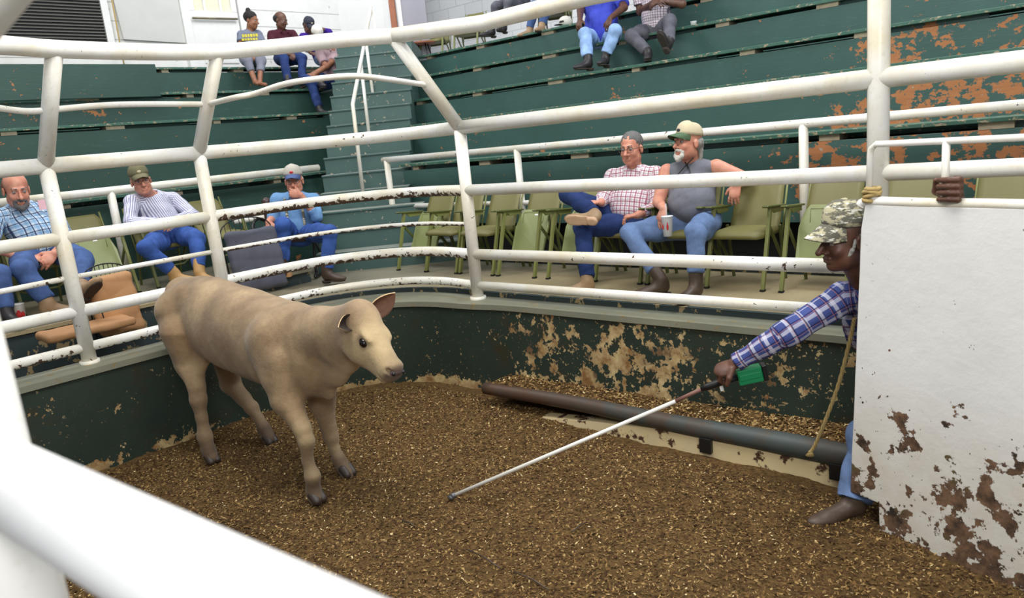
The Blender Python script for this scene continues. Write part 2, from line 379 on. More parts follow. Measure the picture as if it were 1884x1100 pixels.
c = t.mix(t.rng(t.noise(.9, 4, .6, p), .56, .72, 0, .6), c, lin((44, 30, 20)))
c = t.mix(t.rng(c_, .62, .72, 0, .6), c, lin((180, 148, 96))); t.col(c); t.bump(t.math('ADD', a, t.math('MULTIPLY', c_, .6)), .9, .02); M['dirt'] = t.m
def chipmat(name, c1, c2):
    t = NT(name, .85, 0, .2); p = t.pos; t.col(t.mix(t.rng(t.noise(45, 2, .5, p), .3, .7), lin(c1), lin(c2))); return t.m
M['chip_a'] = chipmat('chip_brown', (84, 62, 36), (130, 100, 58)); M['chip_b'] = chipmat('chip_tan', (132, 104, 62), (176, 148, 98)); M['chip_c'] = chipmat('chip_pale', (200, 172, 120), (232, 214, 172)); M['chip_d'] = chipmat('chip_dark', (50, 34, 20), (82, 56, 32))
def gatepaint():
    t = NT('gate_paint', .5, 0, .4); p = t.pos; sep = t.t.nodes.new('ShaderNodeSeparateXYZ'); t.L(p, sep.inputs[0]); z = sep.outputs[2]
    c = t.mix(t.noise(2.2, 5, .6, p), lin((218, 219, 217)), lin((236, 236, 234))); c = t.mix(t.math('MULTIPLY', t.rng(z, .9, .3, 0, .7, True), t.noise(5, 5, .6, p)), c, lin((176, 160, 124)))
    n = t.noise(8, 9, .62, p); v = t.math('ADD', n, t.rng(z, 1.1, -.05, 0, .225)); v = t.math('ADD', v, t.math('MULTIPLY', t.math('SUBTRACT', t.noise(2.5, 2, .5, p), .5), .3)); v = t.math('ADD', v, t.math('MULTIPLY', t.math('MULTIPLY', t.rng(t.dot(p, (.479, -.878, 0)), -2.12, -2.32, 0, .16, True), t.rng(z, .42, .2, 0, 1, True)), 1.0))
    ch = t.rng(v, .70, .712); sp = t.rng(t.math('ADD', t.noise(30, 4, .6, p), t.rng(z, 1.4, .2, -.03, .05)), .705, .715); ch = t.math('MAXIMUM', ch, sp)
    r_ = t.mix(t.rng(t.noise(14, 6, .7, p), .35, .65), lin((48, 38, 30)), lin((126, 96, 72))); r_ = t.mix(t.rng(t.noise(7, 3, .5, p), .6, .66, 0, .7), r_, lin((80, 74, 40)))
    t.col(t.mix(ch, c, r_)); t.rough(t.rng(ch, 0, 1, .42, .85)); t.bump(t.math('SUBTRACT', t.math('MULTIPLY', t.noise(11, 6, .6, p), 1.2), ch), .45, .006); return t.m
M['gate'] = gatepaint()
M['olive'] = plain('olive_vinyl', (112, 108, 62), .5, var=.07, scale=5, bump=.1)
M['olive_metal'] = plain('olive_metal', (120, 124, 70), .38, var=.1, scale=8)
M['olive_light'] = plain('worn_olive_metal', (130, 138, 88), .35, var=.08, scale=6)
M['olive_dark'] = plain('chair_arm_paint', (84, 90, 44), .4, var=.25, scale=20)
M['rubber'] = plain('black_rubber', (26, 26, 26), .7)
M['whitewall'] = plain('white_plank_wall', (222, 222, 220), .6, var=.05, scale=3, bump=.15)
t = NT('white_board_wall', .6); p = t.pos; sep = t.t.nodes.new('ShaderNodeSeparateXYZ'); t.L(p, sep.inputs[0])
g = t.math('FRACT', t.math('MULTIPLY', sep.outputs[2], 3.6)); g = t.rng(g, .03, .06, 0, 1)
c = t.mix(t.noise(3, 6, .65, p), lin((205, 204, 200)), lin((238, 238, 236))); c = t.mix(t.rng(t.noise(6, 7, .7, p), .62, .70, 0, .7), c, lin((150, 150, 132)))
t.col(t.mix(g, lin((170, 168, 162)), c)); t.bump(g, .3, .01); M['boards'] = t.m
t = NT('white_block_wall', .6); p = t.pos; br = t.t.nodes.new('ShaderNodeTexBrick'); mp = t.t.nodes.new('ShaderNodeCombineXYZ'); sep = t.t.nodes.new('ShaderNodeSeparateXYZ'); t.L(p, sep.inputs[0])
t.L(t.dot(p, (UD[0], UD[1], 0)), mp.inputs[0]); t.L(sep.outputs[2], mp.inputs[1]); t.L(mp.outputs[0], br.inputs['Vector']); br.inputs['Scale'].default_value = 1; br.inputs['Brick Width'].default_value = .5; br.inputs['Row Height'].default_value = .25; br.inputs['Mortar Size'].default_value = .008
br.inputs['Color1'].default_value = lin((222, 222, 224)); br.inputs['Color2'].default_value = lin((230, 230, 230)); br.inputs['Mortar'].default_value = lin((196, 196, 198)); t.col(br.outputs['Color']); M['blocks'] = t.m
M['blind'] = plain('blind_slat', (120, 118, 112), .5); M['trimwhite'] = plain('white_trim', (226, 226, 224), .5, var=.05)
M['redwood'] = plain('red_brown_wood', (140, 84, 58), .6, var=.2); M['greydoor'] = plain('grey_door', (150, 148, 158), .5, var=.04)
M['darkpipe'] = None
t = NT('dirty_pipe', .55, .2); p = t.pos
t.col(t.mix(t.math('ADD', t.rng(t.dot(p, (UD[0], UD[1], 0)), -3.6, -1.8, .9, 0), t.rng(t.noise(6, 6, .65, p), .42, .62, -.2, .4), clamp=True), lin((66, 74, 72)), lin((82, 60, 46)))); t.bump(t.noise(30, 4, .6, p), .3, .004); M['darkpipe'] = t.m
t = NT('curb_concrete', .75); p = t.pos
t.col(t.mix(t.rng(t.noise(8, 8, .65, p), .56, .6), t.mix(t.noise(2.5, 4, .6, p), lin((196, 184, 158)), lin((214, 190, 130))), lin((70, 44, 26)))); t.bump(t.noise(20, 5, .6, p), .4, .006); M['lowcurb'] = t.m
M['rope'] = plain('rope_fibre', (176, 152, 98), .9, var=.2, scale=60, bump=.5)
def skin(name, c, c2=None):
    t = NT(name, .48, 0, .4); c2 = c2 or [min(255, x * .86) for x in c]; n = t.noise(14, 4, .6); t.col(t.mix(t.rng(n, .3, .75), lin(c), lin(c2))); t.b.inputs['Subsurface Weight'].default_value = .06; t.b.inputs['Subsurface Radius'].default_value = (.02, .008, .004); t.bump(t.noise(90, 3, .6), .12, .002); return t.m
M['skin_pink'] = skin('ruddy_skin', (214, 156, 132), (190, 118, 96)); M['skin_tan'] = skin('tanned_skin', (206, 152, 122), (182, 116, 90)); M['skin_dark'] = skin('dark_skin', (104, 70, 54), (74, 48, 38)); M['skin_brown'] = skin('brown_skin', (150, 102, 76), (120, 78, 58))
M['skin_mid'] = skin('medium_dark_skin', (104, 70, 54), (78, 50, 38))
def cloth(name, base, stripes=(), rough=.85, denim=False, scale=1):
    """stripes: (axis 0|2, frequency, width, phase, colour, strength)"""
    t = NT(name, rough, 0, .15); a = t.attr('lc'); sep = t.t.nodes.new('ShaderNodeSeparateXYZ'); t.L(a.outputs['Vector'], sep.inputs[0])
    b = np.array(base, float); n = t.noise(9 if denim else 6, 5, .6)
    c = t.mix(t.rng(n, .3, .7), lin(b * .88), lin(np.minimum(255, b * (1.16 if denim else 1.06))))
    for ax, fr, wd, ph, cl, st in stripes:
        wv = t.math('ADD', sep.outputs[ax], t.math('MULTIPLY', t.math('SUBTRACT', t.noise(7, 2, .5), .5), .012))
        f = t.math('FRACT', t.math('ADD', t.math('MULTIPLY', wv, fr), ph + 10)); f = t.math('LESS_THAN', f, wd); c = t.mix(t.math('MULTIPLY', f, st), c, lin(cl))
    t.col(c); t.bump(t.math('ADD', t.noise(16, 5, .6, stretch=(1, 1, .6)), t.math('MULTIPLY', t.noise(300, 2, .5), .2)), .35, .012); return t.m
M['denim'] = cloth('blue_denim', (70, 92, 138), denim=True); M['denim_dark'] = cloth('dark_denim', (40, 56, 100), denim=True); M['denim_pale'] = cloth('faded_denim', (98, 120, 158), denim=True); M['denim_sky'] = cloth('pale_blue_denim', (142, 172, 214), denim=True)
M['denim_bright'] = cloth('bright_blue_denim', (58, 86, 150), denim=True)
M['black_jean'] = cloth('charcoal_denim', (88, 88, 96), denim=True); M['grey_tee'] = cloth('grey_cotton', (116, 118, 128)); M['royal'] = cloth('royal_blue_cotton', (72, 84, 196)); M['chambray'] = cloth('chambray', (112, 154, 200)); M['maroon'] = cloth('maroon_cotton', (74, 34, 46)); M['mauve'] = cloth('mauve_cotton', (150, 128, 132)); M['purple'] = cloth('purple_cotton', (62, 36, 132)); M['heather'] = cloth('grey_blue_cotton', (112, 118, 136)); M['legging'] = cloth('grey_knit', (124, 126, 140))
M['plaid_red'] = cloth('red_white_plaid', (228, 222, 226), [(0, 26, .24, 0, (150, 62, 92), .8), (2, 26, .24, .3, (150, 62, 92), .75), (0, 26, .08, .5, (90, 70, 110), .6), (2, 26, .08, .8, (90, 70, 110), .6)])
M['plaid_blue'] = cloth('blue_white_plaid', (206, 222, 238), [(0, 17, .4, .1, (110, 160, 205), .55), (2, 17, .4, .1, (110, 160, 205), .55), (0, 17, .16, .6, (34, 50, 92), .9), (2, 17, .14, .6, (34, 50, 92), .85)])
M['stripe_blue'] = cloth('blue_white_stripe', (226, 226, 240), [(0, 46, .42, 0, (76, 82, 140), .75)])
M['plaid_small'] = cloth('small_check', (218, 206, 214), [(0, 34, .22, 0, (70, 50, 80), .75), (2, 34, .22, 0, (70, 50, 80), .7)])
M['plaid_navy'] = cloth('navy_plaid', (66, 78, 134), [(0, 12, .26, .05, (190, 190, 206), .62), (2, 12, .24, .2, (200, 200, 214), .6), (0, 14, .10, .62, (30, 38, 84), .8), (2, 14, .12, .66, (30, 38, 84), .8), (0, 14, .05, .5, (170, 110, 90), .6), (2, 14, .05, .55, (170, 110, 90), .6)])
M['leather_tan'] = plain('tan_leather', (158, 130, 98), .55, var=.15); M['leather_brown'] = plain('brown_leather', (72, 57, 46), .5, var=.25, scale=25); M['leather_dark'] = plain('dark_leather', (44, 40, 42), .5, var=.15); M['sole'] = plain('pale_sole', (196, 162, 130), .6); M['sole_dark'] = plain('dark_sole', (60, 50, 44), .8, var=.2)
M['boot_yellow'] = plain('yellow_boot', (186, 146, 92), .6)
M['hair_grey'] = plain('grey_hair', (98, 96, 96), .8, var=.3, scale=60, bump=.6); M['hair_white'] = plain('white_hair', (210, 206, 198), .8, var=.15, scale=60, bump=.6); M['hair_black'] = plain('black_hair', (28, 24, 24), .8, var=.2, scale=60, bump=.5); M['hair_brown'] = plain('brown_hair', (110, 72, 52), .8, var=.2, scale=50)
M['hair_silver'] = plain('silver_hair', (150, 148, 142), .85, var=.4, scale=90, bump=.8)
M['khaki'] = plain('khaki_cap', (196, 184, 154), .85); M['capgreen'] = plain('green_brim', (72, 98, 70), .8); M['camo'] = None
t = NT('camo_cloth', .85); p = t.obj
c = t.mix(t.rng(t.noise(16, 4, .6, p, stretch=(1, 1, 2.2)), .45, .52), lin((176, 170, 140)), lin((96, 94, 82))); c = t.mix(t.rng(t.noise(30, 4, .65, p, stretch=(.5, .5, 2)), .56, .6), c, lin((214, 212, 200))); c = t.mix(t.rng(t.noise(24, 3, .6, p), .62, .66), c, lin((70, 74, 50))); t.col(c); t.bump(t.noise(200, 2, .5), .2, .002); M['camo'] = t.m
M['capolive'] = plain('olive_cap', (112, 108, 80), .85, var=.2, scale=30); M['capgrey'] = plain('grey_cap', (186, 180, 170), .85); M['capblue'] = plain('blue_brim', (74, 92, 140), .8); M['capdark'] = plain('dark_cap', (40, 44, 58), .8); M['capwhite'] = plain('white_cap', (216, 212, 202), .85)
M['wire'] = plain('dark_wire', (40, 40, 44), .4, .6); M['eye'] = plain('eye_white', (150, 140, 134), .3); M['pupil'] = plain('pupil', (22, 16, 14), .12); M['lens_rim'] = plain('glasses_rim', (92, 84, 80), .3, .6)
M['foam'] = plain('foam_cup', (240, 240, 240), .5, var=.02); M['red'] = plain('red_print', (196, 34, 40), .5); M['brown_vinyl'] = plain('brown_vinyl', (64, 46, 42), .35); M['tan_cloth'] = plain('tan_cover', (190, 142, 98), .7, var=.1, scale=6, bump=.2); M['grey_cloth'] = plain('grey_cover', (88, 90, 104), .75, var=.1, scale=6, bump=.2)
M['black'] = plain('black_plastic', (22, 22, 24), .4); M['greenbox'] = plain('green_plastic', (22, 132, 84), .35, var=.05); M['stickwhite'] = plain('white_fibreglass', (226, 224, 216), .4, var=.05); M['stickbrown'] = plain('brown_grip_tape', (120, 84, 74), .6); M['pinkpaper'] = plain('pink_paper', (236, 190, 200), .8)
M['steel'] = plain('grey_steel', (96, 96, 100), .4, .5)

# ================================================================== STRUCTURE
def struct(name, mb, mat, **kw):
    o = mb.build(name, mat, None, **kw); o['kind'] = 'structure'; return o
INNER = [L2(-2.6, 5.92, 0)[:2], L2(0, 5.92, 0)[:2], L2(1.6, 5.92, 0)[:2], L2(2.35, 5.92, 0)[:2]] + [np.array(q) for q in [(-2.2, 6.17), (-1.85, 6.42), (-1.45, 6.58), (-1.07, 6.60), (-.72, 6.47), (-.38, 6.22)]] + [R2(-3.9, 4.50, 0)[:2], R2(-2.6, 4.50, 0)[:2], R2(-.2, 4.50, 0)[:2], R2(2.2, 4.5, 0)[:2]]
OUTER = [L2(-2.6, 6.2, 0)[:2], L2(0, 6.2, 0)[:2], L2(1.6, 6.2, 0)[:2], L2(2.5, 6.2, 0)[:2]] + [np.array(q) for q in [(-2.28, 6.55), (-1.92, 6.86), (-1.5, 7.03), (-1.05, 7.02), (-.6, 6.80), (-.22, 6.45)]] + [R2(-3.75, 4.71, 0)[:2], R2(-2.6, 4.71, 0)[:2], R2(-.2, 4.71, 0)[:2], R2(2.2, 4.71, 0)[:2]]
def sm2(P, n=6): return [q for q in spline([np.array([*p, 0]) for p in P], n)]
IN = sm2(INNER); OU = sm2(OUTER)
# ring wall: inner face + ledge on top
mb = MB(); n = len(IN)
face = [(p[0], p[1], z) for z in (-.05, .72) for p in IN]; mb.add(face, [(i, i + 1, n + i + 1, n + i) for i in range(n - 1)], True)
back = [(p[0], p[1], z) for z in (-.05, .72) for p in OU]; mb.add(back, [(i, n + i, n + i + 1, i + 1) for i in range(n - 1)], True)
struct('wall_ring', mb, M['ring'])
mb = MB()
IL = []
for i, p in enumerate(IN):                                           # the ledge stands a little proud of the face
    d = unit((OU[i] - p)); IL.append(p - d * .018)
V = [(p[0], p[1], .715) for p in IL] + [(p[0], p[1], .76) for p in IL] + [(p[0], p[1], .765) for p in OU] + [(p[0], p[1], .6) for p in OU]
F = []
for i in range(n - 1):
    for k in range(3): F.append((k * n + i, k * n + i + 1, (k + 1) * n + i + 1, (k + 1) * n + i))
    F.append((3 * n + i, 3 * n + i + 1, i + 1, i))
mb.add(V, F, False); struct('trim_1', mb, M['ledge'])
# near side of the ring wall, under the camera
mb = MB(); mb.box(R2(-3.0, .32, .36), (3.6, .09, .40), UD3, ND3, Z3); struct('wall_near', mb, M['ring'])
# ground of the ring: uneven litter
gx = np.linspace(-4.6, 5.2, 250); gy = np.linspace(-.2, 7.2, 200); GX, GY = np.meshgrid(gx, gy, indexing='ij')
def gz(x, y):
    return .012 * np.sin(3.1 * x + 1.3 * y) * np.sin(2.3 * y - .7 * x) + .010 * np.sin(7.3 * x + 2) * np.sin(6.1 * y + 1) + .006 * np.sin(17 * x + 9 * y) * np.sin(15 * y - 6 * x)
GZ = gz(GX, GY) + rng.normal(0, .002, GX.shape); V = np.stack([GX, GY, GZ], -1).reshape(-1, 3)
ii = np.arange(len(gx) - 1)[:, None] * len(gy) + np.arange(len(gy) - 1)[None]; ii = ii.ravel(); Q = np.stack([ii, ii + len(gy), ii + len(gy) + 1, ii + 1], 1)
o = raw_obj('floor', npmesh('floor', V, Q), M['dirt']); o['kind'] = 'structure'
# bank of litter between the floor pipe and the wall
PIPE = [AZ(893, 714, .14), AZ(1060, 742, .15), AZ(1250, 781, .16), AZ(1400, 808, .165), AZ(1545, 836, .17)]
pd = unit(PIPE[-1] - PIPE[1]); PIPE.append(PIPE[-1] + pd * 1.5)
PIPE = spline(PIPE, 6)
# keep the bank between pipe and wall: wall side runs at n = 4.50
mb = MB(); A = []; B = []
for k in range(60):
    f = k / 59; i = f * (len(PIPE) - 1); a = PIPE[int(i)] + (PIPE[min(int(i) + 1, len(PIPE) - 1)] - PIPE[int(i)]) * (i - int(i))
    b = R2(UD @ a[:2], 4.52, .15 + .05 * f); A.append(a + np.array([0, 0, .01])); B.append(b)
V = []; 
for k in range(60):
    for j in range(7):
        q = A[k] * (1 - j / 6) + B[k] * (j / 6); V.append((q[0], q[1], q[2] + .012 * math.sin(k * .9 + j) + random.uniform(-.006, .006)))
mb.add(V, [(k * 7 + j, k * 7 + j + 1, k * 7 + j + 8, k * 7 + j + 7) for k in range(59) for j in range(6)], True)
V2 = [(p[0], p[1], p[2] - .08) for p in A]; struct('floor_bank', mb, M['dirt'])
# floor pipe and its curb
t_ = empty('floor_pipe', PIPE[len(PIPE) // 2] - np.array([0, 0, .1]), 'dirty grey steel pipe lying along the foot of the peeling ring wall', 'pipe')
pb = MB(); pb.tube(PIPE, [.048 + .022 * min(1, i / 20) for i in range(len(PIPE))], 18); pb.build('pipe', M['darkpipe'], t_)
for k, uu in ((0, .47), (1, .8)):
    c = PIPE[int(uu * (len(PIPE) - 1))]; b = MB(); b.box(c - ND3 * .035 - Z3 * .085, (.04, .03, .05), UD3, ND3, Z3); b.build('bracket', M['black'], t_, bevel=.004)
mb = MB(); lo = [];
c0 = [p - ND3 * .02 for p in PIPE[4:]]
V = []
for i_, p in enumerate(c0):
    tz = -.01 + (p[2] - .035) * min(1, (i_ + .3) / 7); V += [(p[0] - ND[0] * .02, p[1] - ND[1] * .02, -.03), (p[0] - ND[0] * .015, p[1] - ND[1] * .015, tz), (p[0] + ND[0] * .1, p[1] + ND[1] * .1, tz), (p[0] + ND[0] * .1, p[1] + ND[1] * .1, -.03)]
mb.add(V, [(4 * i + a, 4 * i + (a + 1) % 4, 4 * i + 4 + (a + 1) % 4, 4 * i + 4 + a) for i in range(len(c0) - 1) for a in range(4)] + [(0, 1, 2, 3), tuple(len(V) - 4 + a for a in (3, 2, 1, 0))]); struct('trim_2', mb, M['lowcurb'])
# chips of wood lying loose over the litter (one uncountable stuff)
def chips(name, N, mat, smin, smax, label):
    x = rng.uniform(-3.6, 4.2, N * 3); y = rng.uniform(.9, 6.8, N * 3); P = np.stack([x, y], 1)
    keep = (P @ ND < 4.30) & (P @ ND > .5) & (P @ MD < 5.85) & (np.abs(x / y) < .82)
    keep &= ~((P @ ND > 4.02 - .04 * (x - .6)) & (x > .6)); keep &= y < 6.45
    P = P[keep][:N]; N = len(P); z = gz(P[:, 0], P[:, 1]) + .004
    L = rng.uniform(smin, smax, N); W = L * rng.uniform(.25, .6, N); a = rng.uniform(0, 2 * np.pi, N); t1 = rng.normal(0, .35, N); t2 = rng.normal(0, .35, N)
    dx = np.stack([np.cos(a) * np.cos(t1), np.sin(a) * np.cos(t1), np.sin(t1)], 1); dy = np.stack([-np.sin(a), np.cos(a), np.sin(t2)], 1)
    C_ = np.stack([P[:, 0], P[:, 1], z], 1)
    c1 = C_ - dx * L[:, None] - dy * W[:, None] * .7; c2 = C_ + dx * L[:, None] * .8 - dy * W[:, None]; c3 = C_ + dx * L[:, None] + dy * W[:, None] * .6; c4 = C_ - dx * L[:, None] * .7 + dy * W[:, None]
    top = C_ + np.array([0, 0, 1]) * (W * .35)[:, None]
    V = np.stack([c1, c2, c3, c4, top], 1).reshape(-1, 3); b = np.arange(N)[:, None] * 5
    F = np.concatenate([b + np.array([[0, 1, 4]]), b + np.array([[1, 2, 4]]), b + np.array([[2, 3, 4]]), b + np.array([[3, 0, 4]]), b + np.array([[0, 2, 1]]), b + np.array([[0, 3, 2]])])
    return V, F
Vs = []; Fs = []; Ms = []; off = 0
for i, (N, s0, s1) in enumerate([(36000, .004, .012), (23000, .003, .011), (2400, .003, .010), (24000, .005, .014)]):
    V, F = chips('c', N, None, s0, s1, ''); Vs.append(V); Fs.append(F + off); Ms.append(np.full(len(F), i)); off += len(V)
BA = np.array(A); BB = np.array(B)
for i, N in ((0, 1500), (1, 1300), (2, 200), (3, 700)):
    k_ = rng.uniform(0, 58.9, N); j_ = rng.uniform(.05, .98, N); kk = k_.astype(int); fr = (k_ - kk)[:, None]
    P = (BA[kk] * (1 - fr) + BA[kk + 1] * fr) * (1 - j_)[:, None] + (BB[kk] * (1 - fr) + BB[kk + 1] * fr) * j_[:, None]; P[:, 2] += .012
    L = rng.uniform(.005, .014, N); a = rng.uniform(0, 6.28, N); dx = np.stack([np.cos(a), np.sin(a), rng.normal(0, .35, N)], 1) * L[:, None]; dy = np.stack([-np.sin(a), np.cos(a), rng.normal(0, .3, N)], 1) * (L * .45)[:, None]
    V = np.stack([P - dx - dy, P + dx - dy, P + dx + dy, P - dx + dy, P + np.array([0, 0, .004])], 1).reshape(-1, 3); b = np.arange(N)[:, None] * 5
    F = np.concatenate([b + np.array([[0, 1, 4]]), b + np.array([[1, 2, 4]]), b + np.array([[2, 3, 4]]), b + np.array([[3, 0, 4]]), b + np.array([[0, 2, 1]]), b + np.array([[0, 3, 2]])])
    Vs.append(V); Fs.append(F + off); Ms.append(np.full(len(F), i)); off += len(V)
me = npmesh('wood_chips', np.concatenate(Vs), np.concatenate(Fs), False)
for k in 'abcd': me.materials.append(M['chip_' + k])
if len(me.polygons) == sum(len(x) for x in Ms): me.polygons.foreach_set('material_index', np.concatenate(Ms).astype(np.int32))
o = raw_obj('wood_chips', me, None); tag(o, 'loose brown and pale wood chips scattered over the ring floor', 'wood chips', kind='stuff')
# thin sticks in the litter
for (x0, y0, x1, y1), lb in zip([(1265, 758, 1300, 738), (858, 1010, 920, 1045), (945, 1052, 1010, 1085), (740, 958, 762, 968), (1052, 978, 1080, 960)],
                               ['short twig lying in the litter under the middle of the floor pipe', 'longer thin twig lying in the litter near the bottom edge', 'thin twig nearest the bottom edge of the picture', 'tiny dark twig right of the front hooves', 'dark splinter lying in the litter below the white stick']):
    a = AZ(x0, y0, .02); b = AZ(x1, y1, .02)
    if lb.startswith('short twig'): continue
    m_ = MB(); m_.tube([a, (a + b) / 2 + np.array([.005, .008, .004]), b], .004, 6); tag(m_.build('twig', M['leather_brown']), lb, 'twig')
# floors behind the fence
FZ = .80
fl = [p for p in OU[16:]] + [R2(2.2, 6.5, 0), R2(-4.9, 6.5, 0), np.array([-1.0, 9.2, 0]), np.array([-2.5, 9.2, 0]), L2(4.6, 8.8, 0), L2(3.35, 7.4, 0)]
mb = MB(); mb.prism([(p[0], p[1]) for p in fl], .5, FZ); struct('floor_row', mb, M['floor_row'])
V = []; ou = OU[16:]; nn = len(ou)
for p in ou:
    q = p + unit(np.array([p[0] + 1.0, p[1] - 4, 0])) * 0
    V += [(p[0] * 1.0, p[1], .70), (p[0], p[1], FZ + .004)]
for i, p in enumerate(ou):
    d = unit(ou[min(i + 1, nn - 1)] - ou[max(i - 1, 0)]); nrm = np.array([-d[1], d[0], 0]); a = p - nrm * .012; b = p + nrm * .03
    V[2 * i] = (a[0], a[1], .72); V[2 * i + 1] = (a[0], a[1], FZ + .006); V.append((b[0], b[1], FZ + .006))
mb = MB(); mb.add(V, [(2 * i, 2 * i + 2, 2 * i + 3, 2 * i + 1) for i in range(nn - 1)] + [(2 * i + 1, 2 * i + 3, 2 * nn + i + 1, 2 * nn + i) for i in range(nn - 1)]); struct('trim_3', mb, M['curb'])
# raised platform on the left
LZ = .95
mb = MB(); q = [L2(-3.4, 7.1, 0), L2(4.15, 7.1, 0), L2(4.5, 8.8, 0), L2(-3.4, 8.8, 0)]; mb.prism([(p[0], p[1]) for p in q], .3, LZ - .03); struct('floor_left', mb, M['curb'])
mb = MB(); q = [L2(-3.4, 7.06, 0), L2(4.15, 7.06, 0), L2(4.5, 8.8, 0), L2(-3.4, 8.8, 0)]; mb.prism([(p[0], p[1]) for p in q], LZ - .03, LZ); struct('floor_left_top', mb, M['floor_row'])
mb = MB(); q = [L2(-3.4, 6.15, 0), L2(3.3, 6.15, 0), L2(3.6, 7.2, 0), L2(-3.4, 7.2, 0)]; mb.prism([(p[0], p[1]) for p in q], .3, .58); struct('floor_gutter', mb, M['curb'])
# ------------------------------------------------------------------ bleachers
TN = [6.40, 7.08, 7.76, 8.44, 9.12]; TZ = [1.91, 2.40, 2.775, 3.175, 3.58]
LEFTEND_R = [(738, 304), (745, 232), (748, 186), (758, 155), (769, 104)]
ORD = ['lowest', 'second', 'third', 'fourth', 'top']
def tier(side, i):
    right = side == 'right'; A3, O3 = (UD3, ND3) if right else (VD3, MD3)
    n0 = TN[i] if right else TN[i] + 2.35; z1 = TZ[i] if right else TZ[i] - (.0, .03, .02, .0, -.02)[i]; z0 = (TZ[i - 1] - .2 if i else .3)
    if right: s0 = float(UD @ PR(*LEFTEND_R[i], n0)[:2]); s1 = 3.0
    else: s1 = float(VD @ PL(*[(608, 314), (600, 252), (618, 204), (612, 160), (606, 119)][i], n0)[:2]); s0 = -2.8
    P = (lambda s, nn, z: A3 * s + O3 * nn + Z3 * z)
    root = empty('bleacher_tier', P((s0 + s1) / 2, n0 + .3, z0), '%s row of green painted bleacher benches on the %s side' % (ORD[i], side), 'bleacher', 'green bleacher rows on the %s side' % side)
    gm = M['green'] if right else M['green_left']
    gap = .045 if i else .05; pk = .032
    if i == 0 and right: z0 = 1.16; vb = MB(); vb.box(P((s0 + s1) / 2, n0 + .2, .98), ((s1 - s0) / 2, .02, .18), A3, O3, Z3); vb.build('gap_shade', M['gap_shade'], root)  # dark sheet painted as the shade in the open space below this row
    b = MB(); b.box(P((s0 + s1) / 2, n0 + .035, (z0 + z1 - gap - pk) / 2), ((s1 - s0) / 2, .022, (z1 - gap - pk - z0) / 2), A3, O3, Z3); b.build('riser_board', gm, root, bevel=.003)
    b = MB(); b.box(P((s0 + s1) / 2, n0 + .32, z1 - gap - pk - .1), ((s1 - s0) / 2, .26, .09), A3, O3, Z3); b.build('frame', M['gap_shade'], root)  # near-black filler, its colour stands for the shade below the plank
    b = MB(); pw = .36; s1p = s1; s0p = s0
    if not right and i == 3: s0p = float(VD @ PL(292, 171, n0)[:2])
    b.box(P((s0p + s1p) / 2 + (0 if right else .0), n0 + pw / 2 - .015, z1 - pk / 2), ((s1p - s0p) / 2 + .03, pw / 2, pk / 2), A3, O3, Z3); b.build('bench_plank', M['plank'], root, bevel=.004)
    s = s0 + .25; k = 0
    while s < s1:
        b = MB(); b.box(P(s, n0 + .12, z1 - pk - gap / 2), (.05 + .03 * (k % 3), .11, gap / 2), A3, O3, Z3); b.build('support_block', M['block'], root)
        # between some blocks a filler board closes the gap
        if k % 3 != 1:
            b = MB(); L_ = .33 + .1 * (k % 2); b.box(P(s + .1 + L_, n0 + .09, z1 - pk - gap / 2), (L_, .01, gap / 2), A3, O3, Z3); b.build('filler_board', gm, root)
        s += 1.15 + .17 * (k % 2); k += 1
    # walking board behind the bench: deck on which the next row stands
    b = MB(); b.box(P((s0 + s1) / 2, n0 + .55, z1 - .06), ((s1 - s0) / 2, .20, .02), A3, O3, Z3); b.build('deck_board', M['plank'], root)
    return root
for i in range(5): tier('right', i); tier('left', i)
# end cheek where each side meets the stairs
# low step under the right chairs
mb = MB(); a = AZ(744, 486, .86); b_ = R2(2.2, 6.12, .83); u0 = float(UD @ a[:2]); mb.box(R2((u0 + 2.2) / 2, 6.10, .835), ((2.2 - u0) / 2, .12, .04), UD3, ND3, Z3); struct('trim_4', mb, M['curb'])
# top platforms
mb = MB(); q = [R2(-8.2, 9.4, 0), R2(3, 9.4, 0), R2(3, 13, 0), R2(-8.2, 13, 0)]; mb.prism([(p[0], p[1]) for p in q], 3.3, 3.53); struct('floor_upper', mb, M['step'])
# stairs in the corner between the two sides
st = empty('staircase', (-1.75, 8.4, .8), 'blue-green concrete stairs with chipped edges climbing between the two bleacher sides', 'stairs')
for k in range(14):
    z = .80 + .21 * (k + 1); y = 8.42 + .285 * k; py = (449, 418, 383, 349, 315, 285, 257, 232, 205, 181, 159, 138, 120, 105)[k]; xl, xr = AY(578 + 3.3 * k, py, y)[0], AY(750 + .8 * k, py, y)[0]
    if k < 3: xr = -.55 + -.2 * k
    b = MB(); b.box(((xl + xr) / 2, y + .9, (z + .5) / 2), ((xr - xl) / 2, .9, (z - .5) / 2))
    b.box(((xl + xr) / 2, y + .12, z + .004), ((xr - xl) / 2 + .006, .135, .012)); b.build('step', M['step'], st, bevel=.006)
# stair hand rail
hr = empty('stair_handrail', (-1.67, 10.5, 1.6), 'thin white pipe handrail climbing the middle of the corner stairs', 'handrail')
T = [AY(648, 190, 9.15), AY(683, 14, 12.3)]
b = MB(); b.tube([AY(668, 356, 9.1) , AY(649, 192, 9.12), T[1]], .024, 10); b.build('rail', M['pipe'], hr)
for px, py, yy, tx, ty in [(683, 281, 10.3, 664, 118), (703, 122, 12.25, 684, 16), (690, 203, 11.25, 673, 75)]:
    a = AY(px, py, yy); b = MB(); b.tube([a, AY(tx, ty, yy)], .022, 10); b.build('post', M['pipe'], hr)
